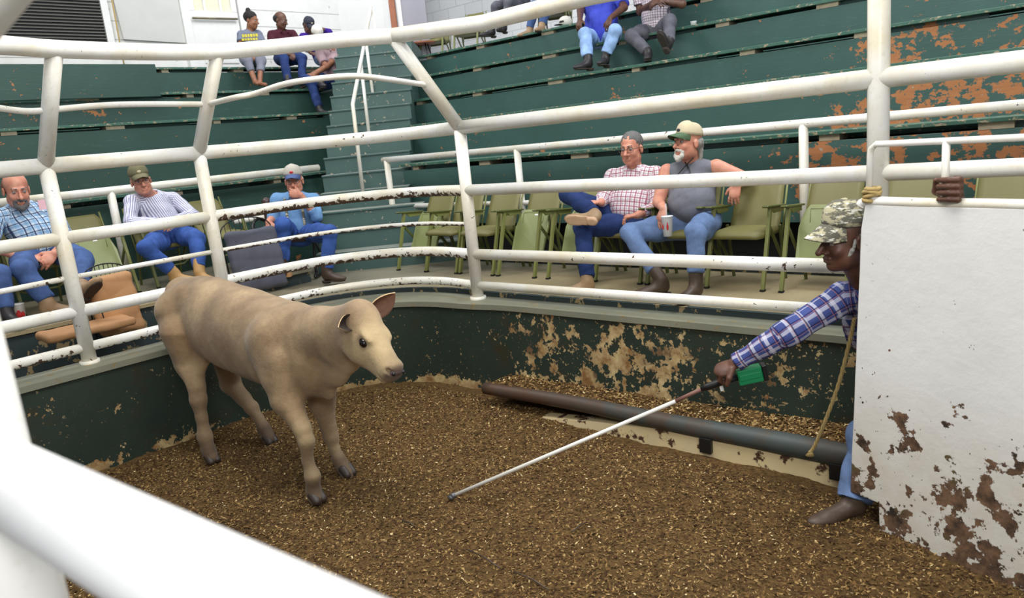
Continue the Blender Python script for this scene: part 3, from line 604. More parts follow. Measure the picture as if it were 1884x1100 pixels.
# ------------------------------------------------------------------ back walls
def wallbox(name, a, b, z0, z1, mat, th=.08):
    a = np.array(a, float); b = np.array(b, float); d = unit(np.array([*(b - a), 0])); nrm = np.array([-d[1], d[0], 0]); mb = MB()
    mb.box(np.array([*((a + b) / 2), (z0 + z1) / 2]) + nrm * th, (np.linalg.norm(b - a) / 2, th, (z1 - z0) / 2), d, nrm, Z3); return struct(name, mb, mat)
WM = 12.7
a = L2(-4, WM, 0)[:2]; b = PL(628, 60, WM)[:2]
wallbox('wall_left', a, b, 2.8, 7.2, M['boards'])
c = PL(628, 60, WM)[:2]; d = AY(728, 60, 14.9)[:2]
wallbox('wall_corner', c, d, 2.8, 7.2, M['whitewall'])
e = PR(745, 60, 12.6)[:2]; f = R2(3.5, 12.6, 0)[:2]
wallbox('wall_right', d, e, 2.8, 7.2, M['whitewall'])
wallbox('wall_far', e, f, 2.8, 7.2, M['blocks'])
# floor strip behind the left stand
mb = MB(); q = [L2(-3, 11.8, 0), L2(7.4, 11.8, 0), L2(7.6, 13, 0), L2(-3, 13, 0)]; mb.prism([(p[0], p[1]) for p in q], 2.9, 3.2); struct('floor_left_upper', mb, M['step'])
# louvred blind window at upper left
def onL(x, y, off=.03): return PL(x, y, WM - off)
wv0, wv1 = float(VD @ onL(-60, 40)[:2]), float(VD @ onL(196, 40)[:2]); wz0 = float(onL(196, 86)[2]); wz1 = wz0 + 1.5
wn = empty('window_1', L2((wv0 + wv1) / 2, WM, wz0)); wn['kind'] = 'structure'
b = MB()
for s_, z_, hs, hz in [(wv0, (wz0 + wz1) / 2, .05, (wz1 - wz0) / 2), (wv1, (wz0 + wz1) / 2, .05, (wz1 - wz0) / 2), ((wv0 + wv1) / 2, wz0 - .03, (wv1 - wv0) / 2 + .05, .04), ((wv0 + wv1) / 2, wz1, (wv1 - wv0) / 2, .05)]:
    b.box(L2(s_, WM - .03, z_), (hs, .04, hz), VD3, MD3, Z3)
b.build('window_frame', M['trimwhite'], wn)
b = MB(); b.box(L2((wv0 + wv1) / 2, WM - .01, (wz0 + wz1) / 2), ((wv1 - wv0) / 2, .008, (wz1 - wz0) / 2), VD3, MD3, Z3); b.build('pane', M['black'], wn)
b = MB(); z_ = wz0 + .02
while z_ < wz1:
    b.box(L2((wv0 + wv1) / 2, WM - .05, z_), ((wv1 - wv0) / 2 - .05, .014, .0035), VD3, unit(MD3 + Z3 * .5), unit(Z3 - MD3 * .5)); z_ += .046
b.build('blind', M['blind'], wn)
# cord and latch beside it
b = MB(); b.tube([PL(205, -5, WM - .06), PL(217, 60, WM - .06), PL(228, 118, WM - .2)], .012, 8); tag(b.build('pull_cord', M['rope']), 'thin tan cord hanging on the wall right of the blind window', 'cord')
# grey board leaning on wall, then door
gb = MB(); P4 = [PL(202, -20, WM - .04), PL(345, -20, WM - .04), PL(357, 78, WM - .04), PL(232, 78, WM - .04)]; gb.extr([PL(204, -20, WM - .05), PL(348, -20, WM - .05), PL(358, 80, WM - .05), PL(228, 72, WM - .05)], MD3 * .03); tag(gb.build('wall_panel', plain('grey_panel', (196, 196, 192), .6, var=.1, scale=2)), 'tall pale grey panel on the back wall between the blind and the door', 'panel')
dv0, dv1 = float(VD @ onL(350, 40)[:2]), float(VD @ onL(438, 40)[:2]); dz0 = 3.2; dz1 = float(onL(395, -60)[2]); pz = float(onL(395, 22)[2]); rz = float(onL(395, 34)[2])
dn = empty('door_1', L2((dv0 + dv1) / 2, WM, dz0)); dn['kind'] = 'structure'
b = MB(); b.box(L2((dv0 + dv1) / 2, WM - .03, (dz0 + pz) / 2), ((dv1 - dv0) / 2, .03, (pz - dz0) / 2), VD3, MD3, Z3)
for s_ in (dv0 + .05, dv1 - .05): b.box(L2(s_, WM - .03, (pz + dz1) / 2), (.05, .03, (dz1 - pz) / 2), VD3, MD3, Z3)
for z_ in (dz0 + .35, dz0 + .7): b.box(L2((dv0 + dv1) / 2, WM - .065, z_), ((dv1 - dv0) / 2 - .12, .012, .09), VD3, MD3, Z3)
b.build('panel', M['trimwhite'], dn, bevel=.01)
b = MB(); b.box(L2((dv0 + dv1) / 2, WM - .01, (pz + dz1) / 2), ((dv1 - dv0) / 2 - .06, .006, (dz1 - pz) / 2), VD3, MD3, Z3); b.build('pane', plain('door_glass', (232, 224, 196), .15, var=.1), dn)
b = MB()
for k in (1, 2): b.box(L2(dv0 + (dv1 - dv0) * k / 3, WM - .03, (pz + dz1) / 2), (.02, .02, (dz1 - pz) / 2), VD3, MD3, Z3)
b.build('muntin', M['trimwhite'], dn)
b = MB(); b.tube([PL(354, 33, WM - .12), PL(437, 35, WM - .12)], .018, 8); b.build('push_bar', plain('push_bar_metal', (130, 120, 100), .35, .7), dn)
b = MB()
for s_ in (dv0 - .07, dv1 + .09): b.box(L2(s_, WM - .04, (dz0 + dz1) / 2), (.07, .04, (dz1 - dz0) / 2), VD3, MD3, Z3)
b.build('door_frame', M['trimwhite'], dn)
# brown door frame and grey door at stair head
dn = empty('door_2', AY(745, 118, 13.6)); dn['kind'] = 'structure'
def slab(name, mat, x0, x1, yy, par, th=.05, ztop=7.0, z0=3.5):
    a = AY(x0, 60, yy); b2 = AY(x1, 60, yy); b = MB(); b.box(((a[0] + b2[0]) / 2, yy, (z0 + ztop) / 2), ((b2[0] - a[0]) / 2, th, (ztop - z0) / 2)); return b.build(name, mat, par, bevel=.008)
slab('door_frame', M['redwood'], 722, 733, 13.5, dn); slab('casing', M['trimwhite'], 735, 744, 13.6, dn); slab('door_leaf', M['greydoor'], 745, 789, 14.4, dn)
# big green panel in front of the upper left rows
b = MB(); A_ = [PL(-60, 118, 10.75), PL(286, 118, 10.75), PL(291, 178, 10.75), PL(-60, 186, 10.75)]; z1 = float(PL(286, 119, 10.75)[2]); z0 = float(PL(291, 178, 10.75)[2]); v1 = float(VD @ PL(288, 150, 10.75)[:2])
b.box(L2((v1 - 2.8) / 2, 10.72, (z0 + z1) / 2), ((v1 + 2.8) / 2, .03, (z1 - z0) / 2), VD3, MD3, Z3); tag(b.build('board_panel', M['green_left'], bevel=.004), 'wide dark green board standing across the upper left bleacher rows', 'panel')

# ------------------------------------------------------------------ RING FENCE
P1 = np.array([-3.2, 5.44]); P2 = np.array([-2.42, 6.24]); P3 = np.array([-.293, 6.37]); P4_ = np.array([2.14, 4.25]); P0 = np.array([-4.5, 4.1]); PN = np.array([-.72, 1.0])
RZ = dict(mid=2.225, r2=1.705, thin=1.415, r4=1.158, r5=.885)
def v3(p, z): return np.array([p[0], p[1], z])
fence = empty('ring_fence', v3((P2 + P3) / 2, .76), 'white painted welded pipe fence standing on the ring wall', 'fence')
def part(name, pts, r, mat, n=18, seg=1):
    b = MB(); b.tube(pts, r, n); return b.build(name, mat, fence)
TOP = {1: AZ(100, 90, 2.95), 2: AZ(400, 95, 2.95), 3: AZ(722, 66, 2.95)}
for i, p in ((1, P1), (2, P2), (3, P3)):
    part('post', [v3(p, .76), v3(p, 2.225)], .052, M['pipe_mid'] if i == 1 else M['pipe'])
    part('leaning_post', [v3(p, 2.225), TOP[i]], .053, M['pipe'])
    b = MB(); b.tube([v3(p, .745), v3(p, .785)], .07, 16); b.build('foot', M['pipe_worn'], fence)
part('post', [v3(P4_, .76), v3(P4_, 3.7)], .058, M['pipe'])
def corner(z, bulge, zz=None):                                         # the rounded corner between the second and third post
    return spline([v3(P2, z)] + [v3(q, z) for q in bulge] + [v3(P3, z)], 8)
B_in = [(-2.1, 6.55), (-1.75, 6.82), (-1.35, 6.95), (-.95, 6.92), (-.6, 6.72)]
for nm, z, r in (('mid', RZ['mid'], .056), ('r2', RZ['r2'], .047), ('r4', RZ['r4'], .045), ('r5', RZ['r5'], .036)):
    mw = {'mid': 'pipe', 'r2': 'pipe', 'r4': 'pipe_mid', 'r5': 'pipe_worn'}[nm]
    part('rail', [v3(P0, z), v3(P1, z)], r, M[mw]); part('rail', [v3(P1, z), v3(P2, z)], r, M[mw])
    part('rail', corner(z, B_in), r, M['pipe_mid' if nm == 'mid' else 'pipe_bare' if nm in ('r2', 'r4') else 'pipe_worn'])
    part('rail', [v3(P3, z), v3(P4_, z)], r, M['pipe'] if nm in ('mid', 'r2') else M['pipe_mid'])
    if nm in ('mid', 'r2'): part('rail', [v3(P4_, z), v3(P4_ + UD * 1.8, z)], r, M['pipe'])
# thin bent rails
zt = RZ['thin']
part('thin_rail', spline([v3(P0, 1.38), v3(P1, zt)], 2), .02, M['pipe_mid'], 12)
part('thin_rail', [v3(P1, zt), v3(P2, zt)], .019, M['pipe_mid'], 12); part('thin_rail', corner(zt, B_in), .019, M['pipe_bare'], 12)
def leanpt(i, f): return v3({1: P1, 2: P2, 3: P3}[i], 2.225) * (1 - f) + TOP[i] * f
s1, s2, s3 = leanpt(1, .5), leanpt(2, .5), leanpt(3, .48)
dd = s2 - s1
part('thin_rail', spline([s1 - dd * 1.0 + Z3 * .12, s1 - dd * .45 + Z3 * .06, s1 - dd * .15, s1], 8), .021, M['pipe'], 12)
part('thin_rail', spline([s1, s1 * .6 + s2 * .4 + Z3 * .02, s2], 8), .021, M['pipe'], 12)
i1 = AZ(470, 172, 2.60); i2 = AZ(560, 148, 2.64); i3 = AZ(640, 140, 2.64); i4 = AZ(700, 144, 2.62)
part('thin_rail', spline([s2, AZ(430, 180, 2.585), i1, AZ(515, 157, 2.63), i2, i3, i4, s3], 6), .021, M['pipe'], 12)
tl = [AZ(-260, 120, 2.95), AZ(-80, 84, 2.95), AZ(0, 83, 2.95), TOP[1], (TOP[1] + TOP[2]) / 2 + np.array([0, 0, -.01]), TOP[2], AZ(500, 87, 2.95), AZ(620, 74, 2.95), TOP[3]]
part('top_rail', spline(tl, 6), .058, M['pipe'], 20)
part('top_rail', [TOP[3], AZ(890, 42, 2.95), AZ(1090, -8, 2.95), v3(P4_ - np.array([.25, -.2]), 2.95), v3(P4_, 2.95)], .058, M['pipe'], 20)
# near side, the pipe just below the camera
near = empty('near_fence', v3(PN, .76), 'white pipe fence close to the camera, its thick rail crossing the bottom left corner', 'fence')
def npart(name, pts, r, mat=None): b = MB(); b.tube(pts, r, 32); return b.build(name, mat or M['pipe_near'], near)
NA = AZ(-60, 845, 1.705); NB = AZ(470, 1130, 1.705); nd = unit(NB - NA)
npart('rail', [NA - nd * 1.0, NB + nd * 1.2], .055)
np_ = AZ(-28, 868, 1.705)
npart('post', [v3(np_[:2] , .76), v3(np_[:2], 2.225)], .062, M['pipe'])
npart('leaning_post', [v3(np_[:2], 2.225), AZ(600, -760, 2.95)], .05, M['pipe'])
for z_ in (1.158, .885): npart('rail', [v3((NA - nd * 1.0)[:2], z_), v3((NB + nd * 1.2)[:2], z_)], .04, M['pipe'])

# ------------------------------------------------------------------ seat rails behind the chairs
sr = empty('seat_rail', R2(-3, 6.1, .8), 'long chipped white pipe rail behind the right row of olive chairs', 'rail')
ra = PR(705, 295, 6.1); rb = R2(2.0, 6.1, 1.99)
b = MB(); b.tube([v3(ra[:2], 1.985), rb], .036, 14); b.build('rail', M['pipe_mid'], sr)
for x, y in ((712, 300), (951, 275), (1478, 226), (2000, 190)):
    a = PR(x, y, 6.1); b = MB(); b.tube([v3(a[:2], .80), v3(a[:2], 1.98)], .037, 14); b.build('post', M['pipe'], sr)
b = MB(); a = PR(722, 388, 6.1); b.tube([v3(ra[:2], 1.42), R2(-3.3, 6.1, 1.42)], .028, 12); b.build('lower_rail', M['pipe'], sr)
sl = empty('seat_rail', L2(2, 8.5, LZ), 'plain white pipe rail behind the left row of chairs', 'rail')
a = PL(-80, 392, 8.5); c = PL(585, 305, 8.5)
b = MB(); b.tube([v3(a[:2], 1.965), v3(c[:2], 1.965)], .044, 14); b.build('rail', M['pipe'], sl)
for x, y in ((203, 352), (-120, 390)):
    a = PL(x, y, 8.5); b = MB(); b.tube([v3(a[:2], LZ), v3(a[:2], 1.96)], .042, 14); b.build('post', M['pipe'], sl)
a = PL(430, 408, 8.5); c2 = PL(500, 403, 8.5); b = MB(); b.tube([v3(a[:2], 1.45), v3(c[:2], 1.45)], .03, 10); b.build('lower_rail', M['pipe'], sl)

# ================================================================== CHAIRS
W2 = .225
def back_slab(y0, z0, y1, z1, w0, w1, th, nx=8, nz=8, curve=.02, r=.04):
    """a padded slab from (y0,z0) to (y1,z1), slightly curved, rounded corners"""
    b = MB(); V = []
    for s_ in (0, 1):
        for j in range(nz + 1):
            f = j / nz; w_ = w0 + (w1 - w0) * f; e = min(f, 1 - f) * 2 * 3; w_ -= r * max(0, 1 - e * 1.2) ** 2
            for i in range(nx + 1):
                g = i / nx * 2 - 1; y = y0 + (y1 - y0) * f + curve * (1 - g * g) * 1; puff = th * (.55 + .45 * (1 - g ** 4) * (1 - (2 * f - 1) ** 4))
                V.append((g * w_, y + (puff if s_ == 0 else 0) * -1, z0 + (z1 - z0) * f))
    N = (nx + 1) * (nz + 1); F = []
    for s_ in (0, 1):
        for j in range(nz):
            for i in range(nx):
                a = s_ * N + j * (nx + 1) + i; q = (a, a + 1, a + nx + 2, a + nx + 1); F.append(q if s_ == 0 else q[::-1])
    for j in range(nz):
        for i in (0, nx):
            a = j * (nx + 1) + i; F.append((a, a + nx + 1, N + a + nx + 1, N + a))
    for i in range(nx):
        for j in (0, nz):
            a = j * (nx + 1) + i; F.append((a, a + 1, N + a + 1, N + a))
    b.add(V, F, True); return b
def seat_slab(z, yf, yb, w_, th):
    b = MB(); nx = 8; ny = 8; V = []
    for s_ in (0, 1):
        for j in range(ny + 1):
            f = j / ny; e = min(1, f * 5, (1 - f) * 5); ww = w_ - .03 * (1 - min(1, (f) * 5)) ** 2
            for i in range(nx + 1):
                g = i / nx * 2 - 1; puff = th * (.5 + .5 * (1 - g ** 6) * min(1, e + .2)) if s_ == 0 else -.018
                V.append((g * ww, yf + (yb - yf) * f, z + puff - (.012 * (1 - min(1, f * 6)) if s_ == 0 else 0)))
    N = (nx + 1) * (ny + 1); F = []
    for s_ in (0, 1):
        for j in range(ny):
            for i in range(nx):
                a = s_ * N + j * (nx + 1) + i; q = (a, a + 1, a + nx + 2, a + nx + 1); F.append(q if s_ == 0 else q[::-1])
    for j in range(ny):
        for i in (0, nx): a = j * (nx + 1) + i; F.append((a, a + nx + 1, N + a + nx + 1, N + a))
    for i in range(nx):
        for j in (0, ny): a = j * (nx + 1) + i; F.append((a, a + 1, N + a + 1, N + a))
    b.add(V, F, True); return b
def make_chair(folded):
    t = empty('folding_armchair', (0, 0, 0))
    back_slab(.17, .36, .38, .80, W2 - .02, W2 - .035, .028).build('backrest', M['olive'], t)
    for s_ in (-1, 1):
        x = s_ * W2
        b = MB(); b.tube([(x - s_ * .015, .19, .30), (x - s_ * .022, .395, .815)], .009, 8); b.build('back_post', M['olive_metal'], t)
        b = MB(); b.box((x, -.145, .305), (.013, .017, .325), (1, 0, 0), (0, 1, -.30), (0, .30, 1)); b.build('leg', M['olive_metal'], t, bevel=.003)
        b = MB(); b.box((x - s_ * .01, .21, .22), (.010, .013, .23), (1, 0, 0), (0, 1, .22), (0, -.22, 1)); b.build('leg', M['olive_dark'], t, bevel=.003)
        b = MB(); b.extr([(x - .026, -.15, .632), (x - .026, .22, .60), (x - .026, .22, .585), (x - .026, -.14, .612), (x - .026, -.16, .622)], (.052, 0, 0)); ar = b.build('armrest', M['olive_dark'], t, bevel=.006)
        b = MB(); b.extr([(x - .008, -.05, .612), (x - .008, .20, .588), (x - .008, .20, .55), (x - .008, .02, .555)], (.016, 0, 0)); b.build('arm_bracket', M['olive_metal'], t, bevel=.003)
        b = MB(); b.box((x, .03, .34), (.008, .012, .20), (1, 0, 0), (0, .75, .65), (0, -.65, .75)); b.build('side_strut', M['olive_dark'], t)
        b = MB(); b.box((x, -.235, .008), (.016, .02, .008)); b.build('rubber_foot', M['rubber'], t)
    b = MB(); b.tube([(-W2 + .02, -.05, .22), (-W2 + .08, -.06, .185), (W2 - .08, -.06, .185), (W2 - .02, -.05, .22)], .009, 8); b.build('cross_bar', M['olive_metal'], t)
    if not folded:
        seat_slab(.405, -.22, .20, W2 - .015, .045).build('seat', M['olive'], t)
    else:
        # the seat is tipped up: we see its pressed metal underside, with vents and a small sticker
        z0, z1, y0, y1 = .17, .60, -.06, .15
        b = MB(); b.extr([(-.19, y0, z0 + .03), (-.16, y0 + .0, z0), (.16, y0, z0), (.19, y0, z0 + .03), (.2, y0 + .12, z0 + .27), (.175, y1 - .02, z1 - .05), (.14, y1, z1), (-.14, y1, z1), (-.175, y1 - .02, z1 - .05), (-.2, y0 + .12, z0 + .27)], (0, .03, -.014)); s = b.build('seat', M['olive_light'], t, bevel=.01, seg=3)
        N_ = unit((0, -(z1 - z0), (y1 - y0)))
        def on(x, f, o=.002): return np.array([x, y0 + (y1 - y0) * f, z0 + (z1 - z0) * f]) + N_ * o
        up_ = unit((0, y1 - y0, z1 - z0))
        for k in range(5):
            b = MB(); b.box(on(0, .17 + k * .07), (.045, .002, .004), (1, 0, 0), N_, up_); v_ = b.build('vent', M['gap_shade'], s); 
        b = MB(); b.box(on(.03, .88), (.02, .001, .006), (1, 0, 0), N_, up_); b.build('sticker', M['foam'], s)
        b = MB(); b.tube([on(-.12, .70), on(-.13, .93), on(.13, .93), on(.12, .70)], .004, 6); b.build('rib', M['olive_light'], s)
    return t
proto = {}
def chair(u, n, z, rot, folded, label, group='olive chairs along the ring', first=None):
    if folded not in proto: c = make_chair(folded); proto[folded] = c
    else: c = copy_tree(proto[folded])
    c.location = (float(u[0]), float(u[1]), z); c.rotation_euler.z = rot
    tag(c, label, 'chair', group); return c
ROT_R = math.atan2(-.657, .754); ROT_L = math.atan2(.711, .703)
RC = [(-6.02, 1, 'olive folding armchair with tipped-up seat, farthest left of the right row'), (-5.58, 0, 'olive folding armchair with lowered seat, second from the left end of the right row'),
      (-5.08, 0, 'olive folding armchair with lowered seat directly behind the third fence post'), (-4.56, 1, 'olive folding armchair showing vented seat underside right of the third fence post'),
      (-3.95, 1, 'olive folding armchair with tipped-up seat half hidden by the raised boot'), (-3.43, 0, 'olive folding armchair under the man in the red plaid shirt'),
      (-2.91, 0, 'olive folding armchair under the man in the grey sleeveless shirt'), (-2.38, 0, 'empty olive folding armchair right of the man in the grey shirt'),
      (-1.79, 1, 'olive folding armchair with tipped-up seat behind the handler in the camouflage cap'), (-1.25, 0, 'olive folding armchair behind the white gate, left of the gripping hand'), (-.68, 0, 'olive folding armchair behind the white gate at the right edge')]
for u_, f_, lb in RC:
    p = R2(u_, 5.56, 0); chair(p, 0, FZ, ROT_R, f_, lb)
def LV(x, y, m, z=None): return float(VD @ PL(x, y, m)[:2])
for x_, y_, f_, lb in [(60, 470, 0, 'olive folding armchair under the man in the blue checked shirt'), (178, 450, 1, 'olive folding armchair with tipped-up seat beside the tan covered seat'),
                       (300, 440, 0, 'olive folding armchair under the man in the striped shirt'), (410, 430, 0, 'empty olive folding armchair left of the brown office chair')]:
    p = L2(LV(x_, y_, 8.1), 8.1, 0); chair(p, 0, LZ, ROT_L, f_, lb)
# brown office chair in the corner
oc = empty('office_chair', AY(545, 505, 8.35) * np.array([1, 1, 0]) + np.array([0, 0, FZ]), 'brown vinyl office armchair with black metal frame in the corner', 'chair')
ox = oc.location.copy()
def O(x, y, z): return np.array([ox.x + x, ox.y + y, ox.z + z])
s = Sdf(.012); s.box(O(0, .05, .46), (.27, .25, .045), rr=.04); s.build('seat', M['brown_vinyl'], oc)
s = Sdf(.012)
for k in range(7):
    a = (k - 3) / 3; s.cap(O(a * .27, .33 - .08 * a * a, .60), O(a * .29, .38 - .10 * a * a, .86), .055, .05, k=.05)
s.build('backrest', M['brown_vinyl'], oc)
for sx in (-1, 1):
    b = MB(); b.tube(spline([O(sx * .22, .30, .55), O(sx * .33, .12, .68), O(sx * .34, -.10, .67), O(sx * .33, -.2, .55), O(sx * .29, -.18, .3), O(sx * .28, -.2, .06)], 6), .017, 8); b.build('armrest', M['black'], oc)
    b = MB(); b.tube(spline([O(sx * .28, -.2, .06), O(sx * .29, -.30, .03), O(sx * .29, .1, .02), O(sx * .28, .33, .03)], 6), .016, 8); b.build('runner', M['black'], oc)
    b = MB(); b.tube([O(sx * .2, .2, .44), O(sx * .28, .30, .04)], .015, 8); b.build('leg', M['black'], oc)

# covered folding seats with wire backs
def covered(name, lab, c, X, Y, Zd, w_, h_, mat, base, root_loc):
    r = empty(name, root_loc, lab, 'seat cushion')
    s = Sdf(.010); s.box(c, (w_, .045, h_), np.stack([X, Y, Zd], 1), rr=.045); s.build('back_cushion', mat, r, wrinkle=.014, wscale=16)
    if base:
        bc, bh, bx, by = base; s = Sdf(.010); s.box(bc, bh, np.stack([bx, by, np.cross(bx, by)], 1), rr=min(bh) * .9); s.build('seat_cushion', mat, r, wrinkle=.006, wscale=22)
    b = MB(); arch = []
    for k in range(13):
        a = math.pi * k / 12; arch.append(c + X * (w_ * 1.02) * math.cos(a) * (1 if abs(math.cos(a)) > .9 else 1) + Y * .07 + Zd * (h_ * .8 + .30 * h_ * 2 * math.sin(a) ** .6))
    arch = [c + X * w_ * 1.02 + Y * .07 - Zd * h_] + arch + [c - X * w_ * 1.02 + Y * .07 - Zd * h_]; b.tube(arch, .006, 6)
    for k in range(-4, 5):
        x = k / 5 * w_; top = h_ * .8 + .6 * h_ * (max(0, 1 - (k / 5) ** 2)) ** .3; b.tube([c + X * x + Y * .07 - Zd * h_ * .9, c + X * x + Y * .07 + Zd * top], .0035, 5)
    b.build('wire_frame', M['wire'], r); return r
Xl = VD3; Yl = unit(MD3 - Z3 * .12); Zl = unit(np.cross(Xl, Yl))
c1 = PL(213, 560, 6.95); 
r0_ = covered('covered_stadium_seat', 'tan cloth covered stadium seat hanging over the left platform edge', c1, Xl, Yl, Zl, .185, .26, M['tan_cloth'],
        (PL(160, 604, 6.75), np.array([.34, .17, .035]), VD3, MD3), v3(c1[:2], LZ))
b = MB(); b.tube([PL(187, 572, 6.86), PL(192, 588, 6.84), PL(199, 606, 6.70)], .005, 6); b.build('strap', M['wire'], r0_)
c2 = PL(472, 478, 6.75)
r_ = covered('covered_stadium_seat', 'dark grey cloth covered stadium seat right of the second fence post', c2, Xl, Yl, Zl, .26, .30, M['grey_cloth'],
        None, v3(c2[:2], FZ))
# small tan box by the grey seat, paper cups
b = MB(); b.box(AY(527, 505, 7.6), (.05, .04, .025)); tag(b.build('small_box', M['tan_cloth'], bevel=.004), 'small tan box beside the grey covered seat', 'box')
def cup(name, c, r0, r1, h, lab, mat, red=None, straw=False, rotd=None):
    r = empty(name, c, lab, 'cup'); c = np.array(c)
    b = MB(); N = 20; V = []
    for z_, rr in [(0, r0), (h, r1), (h + .004, r1 + .004), (h + .004, r1 - .004), (.01, r0 - .004)]:
        for k in range(N): a = 2 * math.pi * k / N; V.append(c + np.array([rr * math.cos(a), rr * math.sin(a), z_]))
    F = [(j * N + k, j * N + (k + 1) % N, (j + 1) * N + (k + 1) % N, (j + 1) * N + k) for j in range(4) for k in range(N)] + [tuple(range(N))[::-1], tuple(4 * N + k for k in range(N))]
    b.add(V, F, True); b.build('cup_body', mat, r)
    b = MB(); b.tube([c + Z3 * (h), c + Z3 * (h + .006)], r1 + .003, 18); b.build('lid', mat, r)
    if red:
        b = MB(); d = unit(np.array([*-c[:2], 0])); sd = np.cross(Z3, d)
        for o_, hh, ww in red:
            q = c + sd * o_ + d * (r0 * .5 + r1 * .5 + .0015) + Z3 * h * .5; b.sphere(q, (ww, .003, hh), 8, 6, np.stack([sd, d, Z3], 1)); 
            b.sphere(q + Z3 * hh * .9, (ww * .5, .003, hh * .5), 8, 6, np.stack([sd, d, Z3], 1))
        b.build('print', M['red'], r)
    if straw: b = MB(); b.tube([c + Z3 * h * .3, c + Z3 * (h + .10) + UD3 * -.005], .004, 8); b.build('straw', plain('clear_straw', (205, 205, 210), .3), r)
    return r
p = PL(35, 578, 7.45); cup('paper_cup', v3(p[:2], LZ), .045, .055, .17, 'red and white printed paper cup on the left platform floor', M['foam'], [(0, .03, .025), (-.03, .02, .012), (.03, .02, .014)])
p = PR(1276, 40, 8.55); cup('foam_cup', v3(p[:2], 3.175), .03, .035, .045, 'short white foam cup sitting on an upper right bench', M['foam'])
# upper level: folding chairs, a stool and a cap
for x, y, lb in [(800, 80, 'olive folding armchair on the upper level left of the seated legs'), (862, 60, 'olive folding armchair on the upper level behind the seated legs'), (1020, 20, 'olive folding armchair on the upper level right of the seated legs')]:
    p = PR(x, y, 10.2); c = chair(p, 0, 3.53, ROT_R + .3, 0, lb, 'olive chairs on the upper level')
p = PR(775, 72, 9.9); t_ = empty('stool', v3(p[:2], 3.53), 'brown round-seated metal stool at the head of the stairs', 'stool')
b = MB(); b.tube([v3(p[:2], 3.90), v3(p[:2], 3.93)], .24, 24); b.build('seat', M['redwood'], t_, bevel=.005)
for k in range(4):
    a = k * math.pi / 2 + .6; b = MB(); b.tube([v3(p[:2], 3.9) + np.array([.12 * math.cos(a), .12 * math.sin(a), 0]), v3(p[:2], 3.53) + np.array([.22 * math.cos(a), .22 * math.sin(a), 0])], .012, 8); b.build('leg', M['black'], t_)

# ================================================================== PEOPLE
S = 1.13
def frame3(f, u):
    f = unit(f); u = unit(np.asarray(u, float) - f * (np.asarray(u, float) @ f)); r = np.cross(f, u); return r, f, u
def hand(s, wr, fd, bk, side, curl=.5, spread=.12, sc=1.0, k=.006, grip=None):
    """wr wrist, fd finger direction, bk back-of-hand normal, side +1/-1: where the thumb leaves"""
    fd = unit(fd); bk = unit(np.asarray(bk, float) - fd * (np.asarray(bk, float) @ fd)); sd = np.cross(fd, bk) * side
    R = np.stack([sd, fd, bk], 1); pl = .088 * sc
    s.ell(wr + fd * pl * .55, (.040 * sc, .054 * sc, .017 * sc), R, k=.015, grp='limb')
    s.ell(wr + fd * pl * .75 , (.043 * sc, .030 * sc, .015 * sc), R, k=.01, grp='limb')
    for i, (o, L) in enumerate([(.032, .075), (.011, .084), (-.011, .078), (-.031, .062)]):
        b = wr + fd * pl * .95 + sd * o * sc; d = unit(fd + sd * (o / .03) * spread); r = (.0095 if i < 3 else .0085) * sc; p = b - d * .01; a = .15
        for j, sg in enumerate((.42, .33, .25)):
            a += curl * (.95 + .1 * i) * (1.0 if j else .7); dd = unit(d * math.cos(a) - bk * math.sin(a)); q = p + dd * L * sg * sc
            s.cap(p, q, r * (1 - .08 * j), r * (1 - .08 * (j + 1)), k=k); p = q
    b = wr + fd * pl * .25 + sd * .028 * sc; d = unit(sd * .75 + fd * .75 - bk * .25); q = b + d * .042 * sc; s.cap(b, q, .014 * sc, .012 * sc, k=.01)
    d2 = unit(d * .6 + fd * .6 - bk * curl * .8); s.cap(q, q + d2 * .034 * sc, .0115 * sc, .0095 * sc, k=.005)
def head_prims(s, c, f, u, sc, mouth_open=False, lean=1.0, ears=True, nose=1.0):
    r, f, u = frame3(f, u); R = np.stack([r, f, u], 1)
    def H(x, y, z): return c + (r * x + f * y + u * z) * sc
    e = lambda x, y, z, a, b_, c_, **k: s.ell(H(x, y, z), (a * sc, b_ * sc, c_ * sc), R, **dict(dict(grp='head'), **k))
    e(0, -.012, .045, .076, .096, .082, k=.02); e(0, .03, -.02, .064, .068, .088, k=.02); e(0, .045, -.085, .046, .044, .032, k=.03)
    for q in (-1, 1):
        e(q * .04, .012, -.062, .028, .05, .035, k=.03); e(q * .036, .068, -.028, .024, .022, .022, k=.02)
        s.ell(H(q * .031, .106, .010), (.018 * sc, .017 * sc, .011 * sc), R, k=.012 * sc, sub=True)
        if ears: e(q * .078, -.008, -.008, .010, .020, .032, k=.008); s.ell(H(q * .090, .0, -.006), (.008 * sc, .011 * sc, .019 * sc), R, k=.006, sub=True)
    s.cap(H(-.036, .088, .030), H(.036, .088, .030), .010 * sc, k=.014, grp='head')
    s.chain([H(0, .092, .022), H(0, .106 + .004 * nose, -.006), H(0, .112 + .012 * nose, -.026)], [.008 * sc, .010 * sc, .0135 * sc], k=.008, grp='head')
    for q in (-1, 1): e(q * .013, .104, -.031, .010, .012, .009, k=.006)
    s.cap(H(-.018, .095, -.055), H(.018, .095, -.055), .0075 * sc, k=.006, grp='head'); s.cap(H(-.016, .094, -.068), H(.016, .094, -.068), .008 * sc, k=.006, grp='head')
    s.ell(H(0, .108, -.0615), (.022 * sc, .012 * sc, (.007 if mouth_open else .0025) * sc), R, k=.003, sub=True)
    e(0, .074, -.094, .022, .02, .018, k=.02)
    return H, R
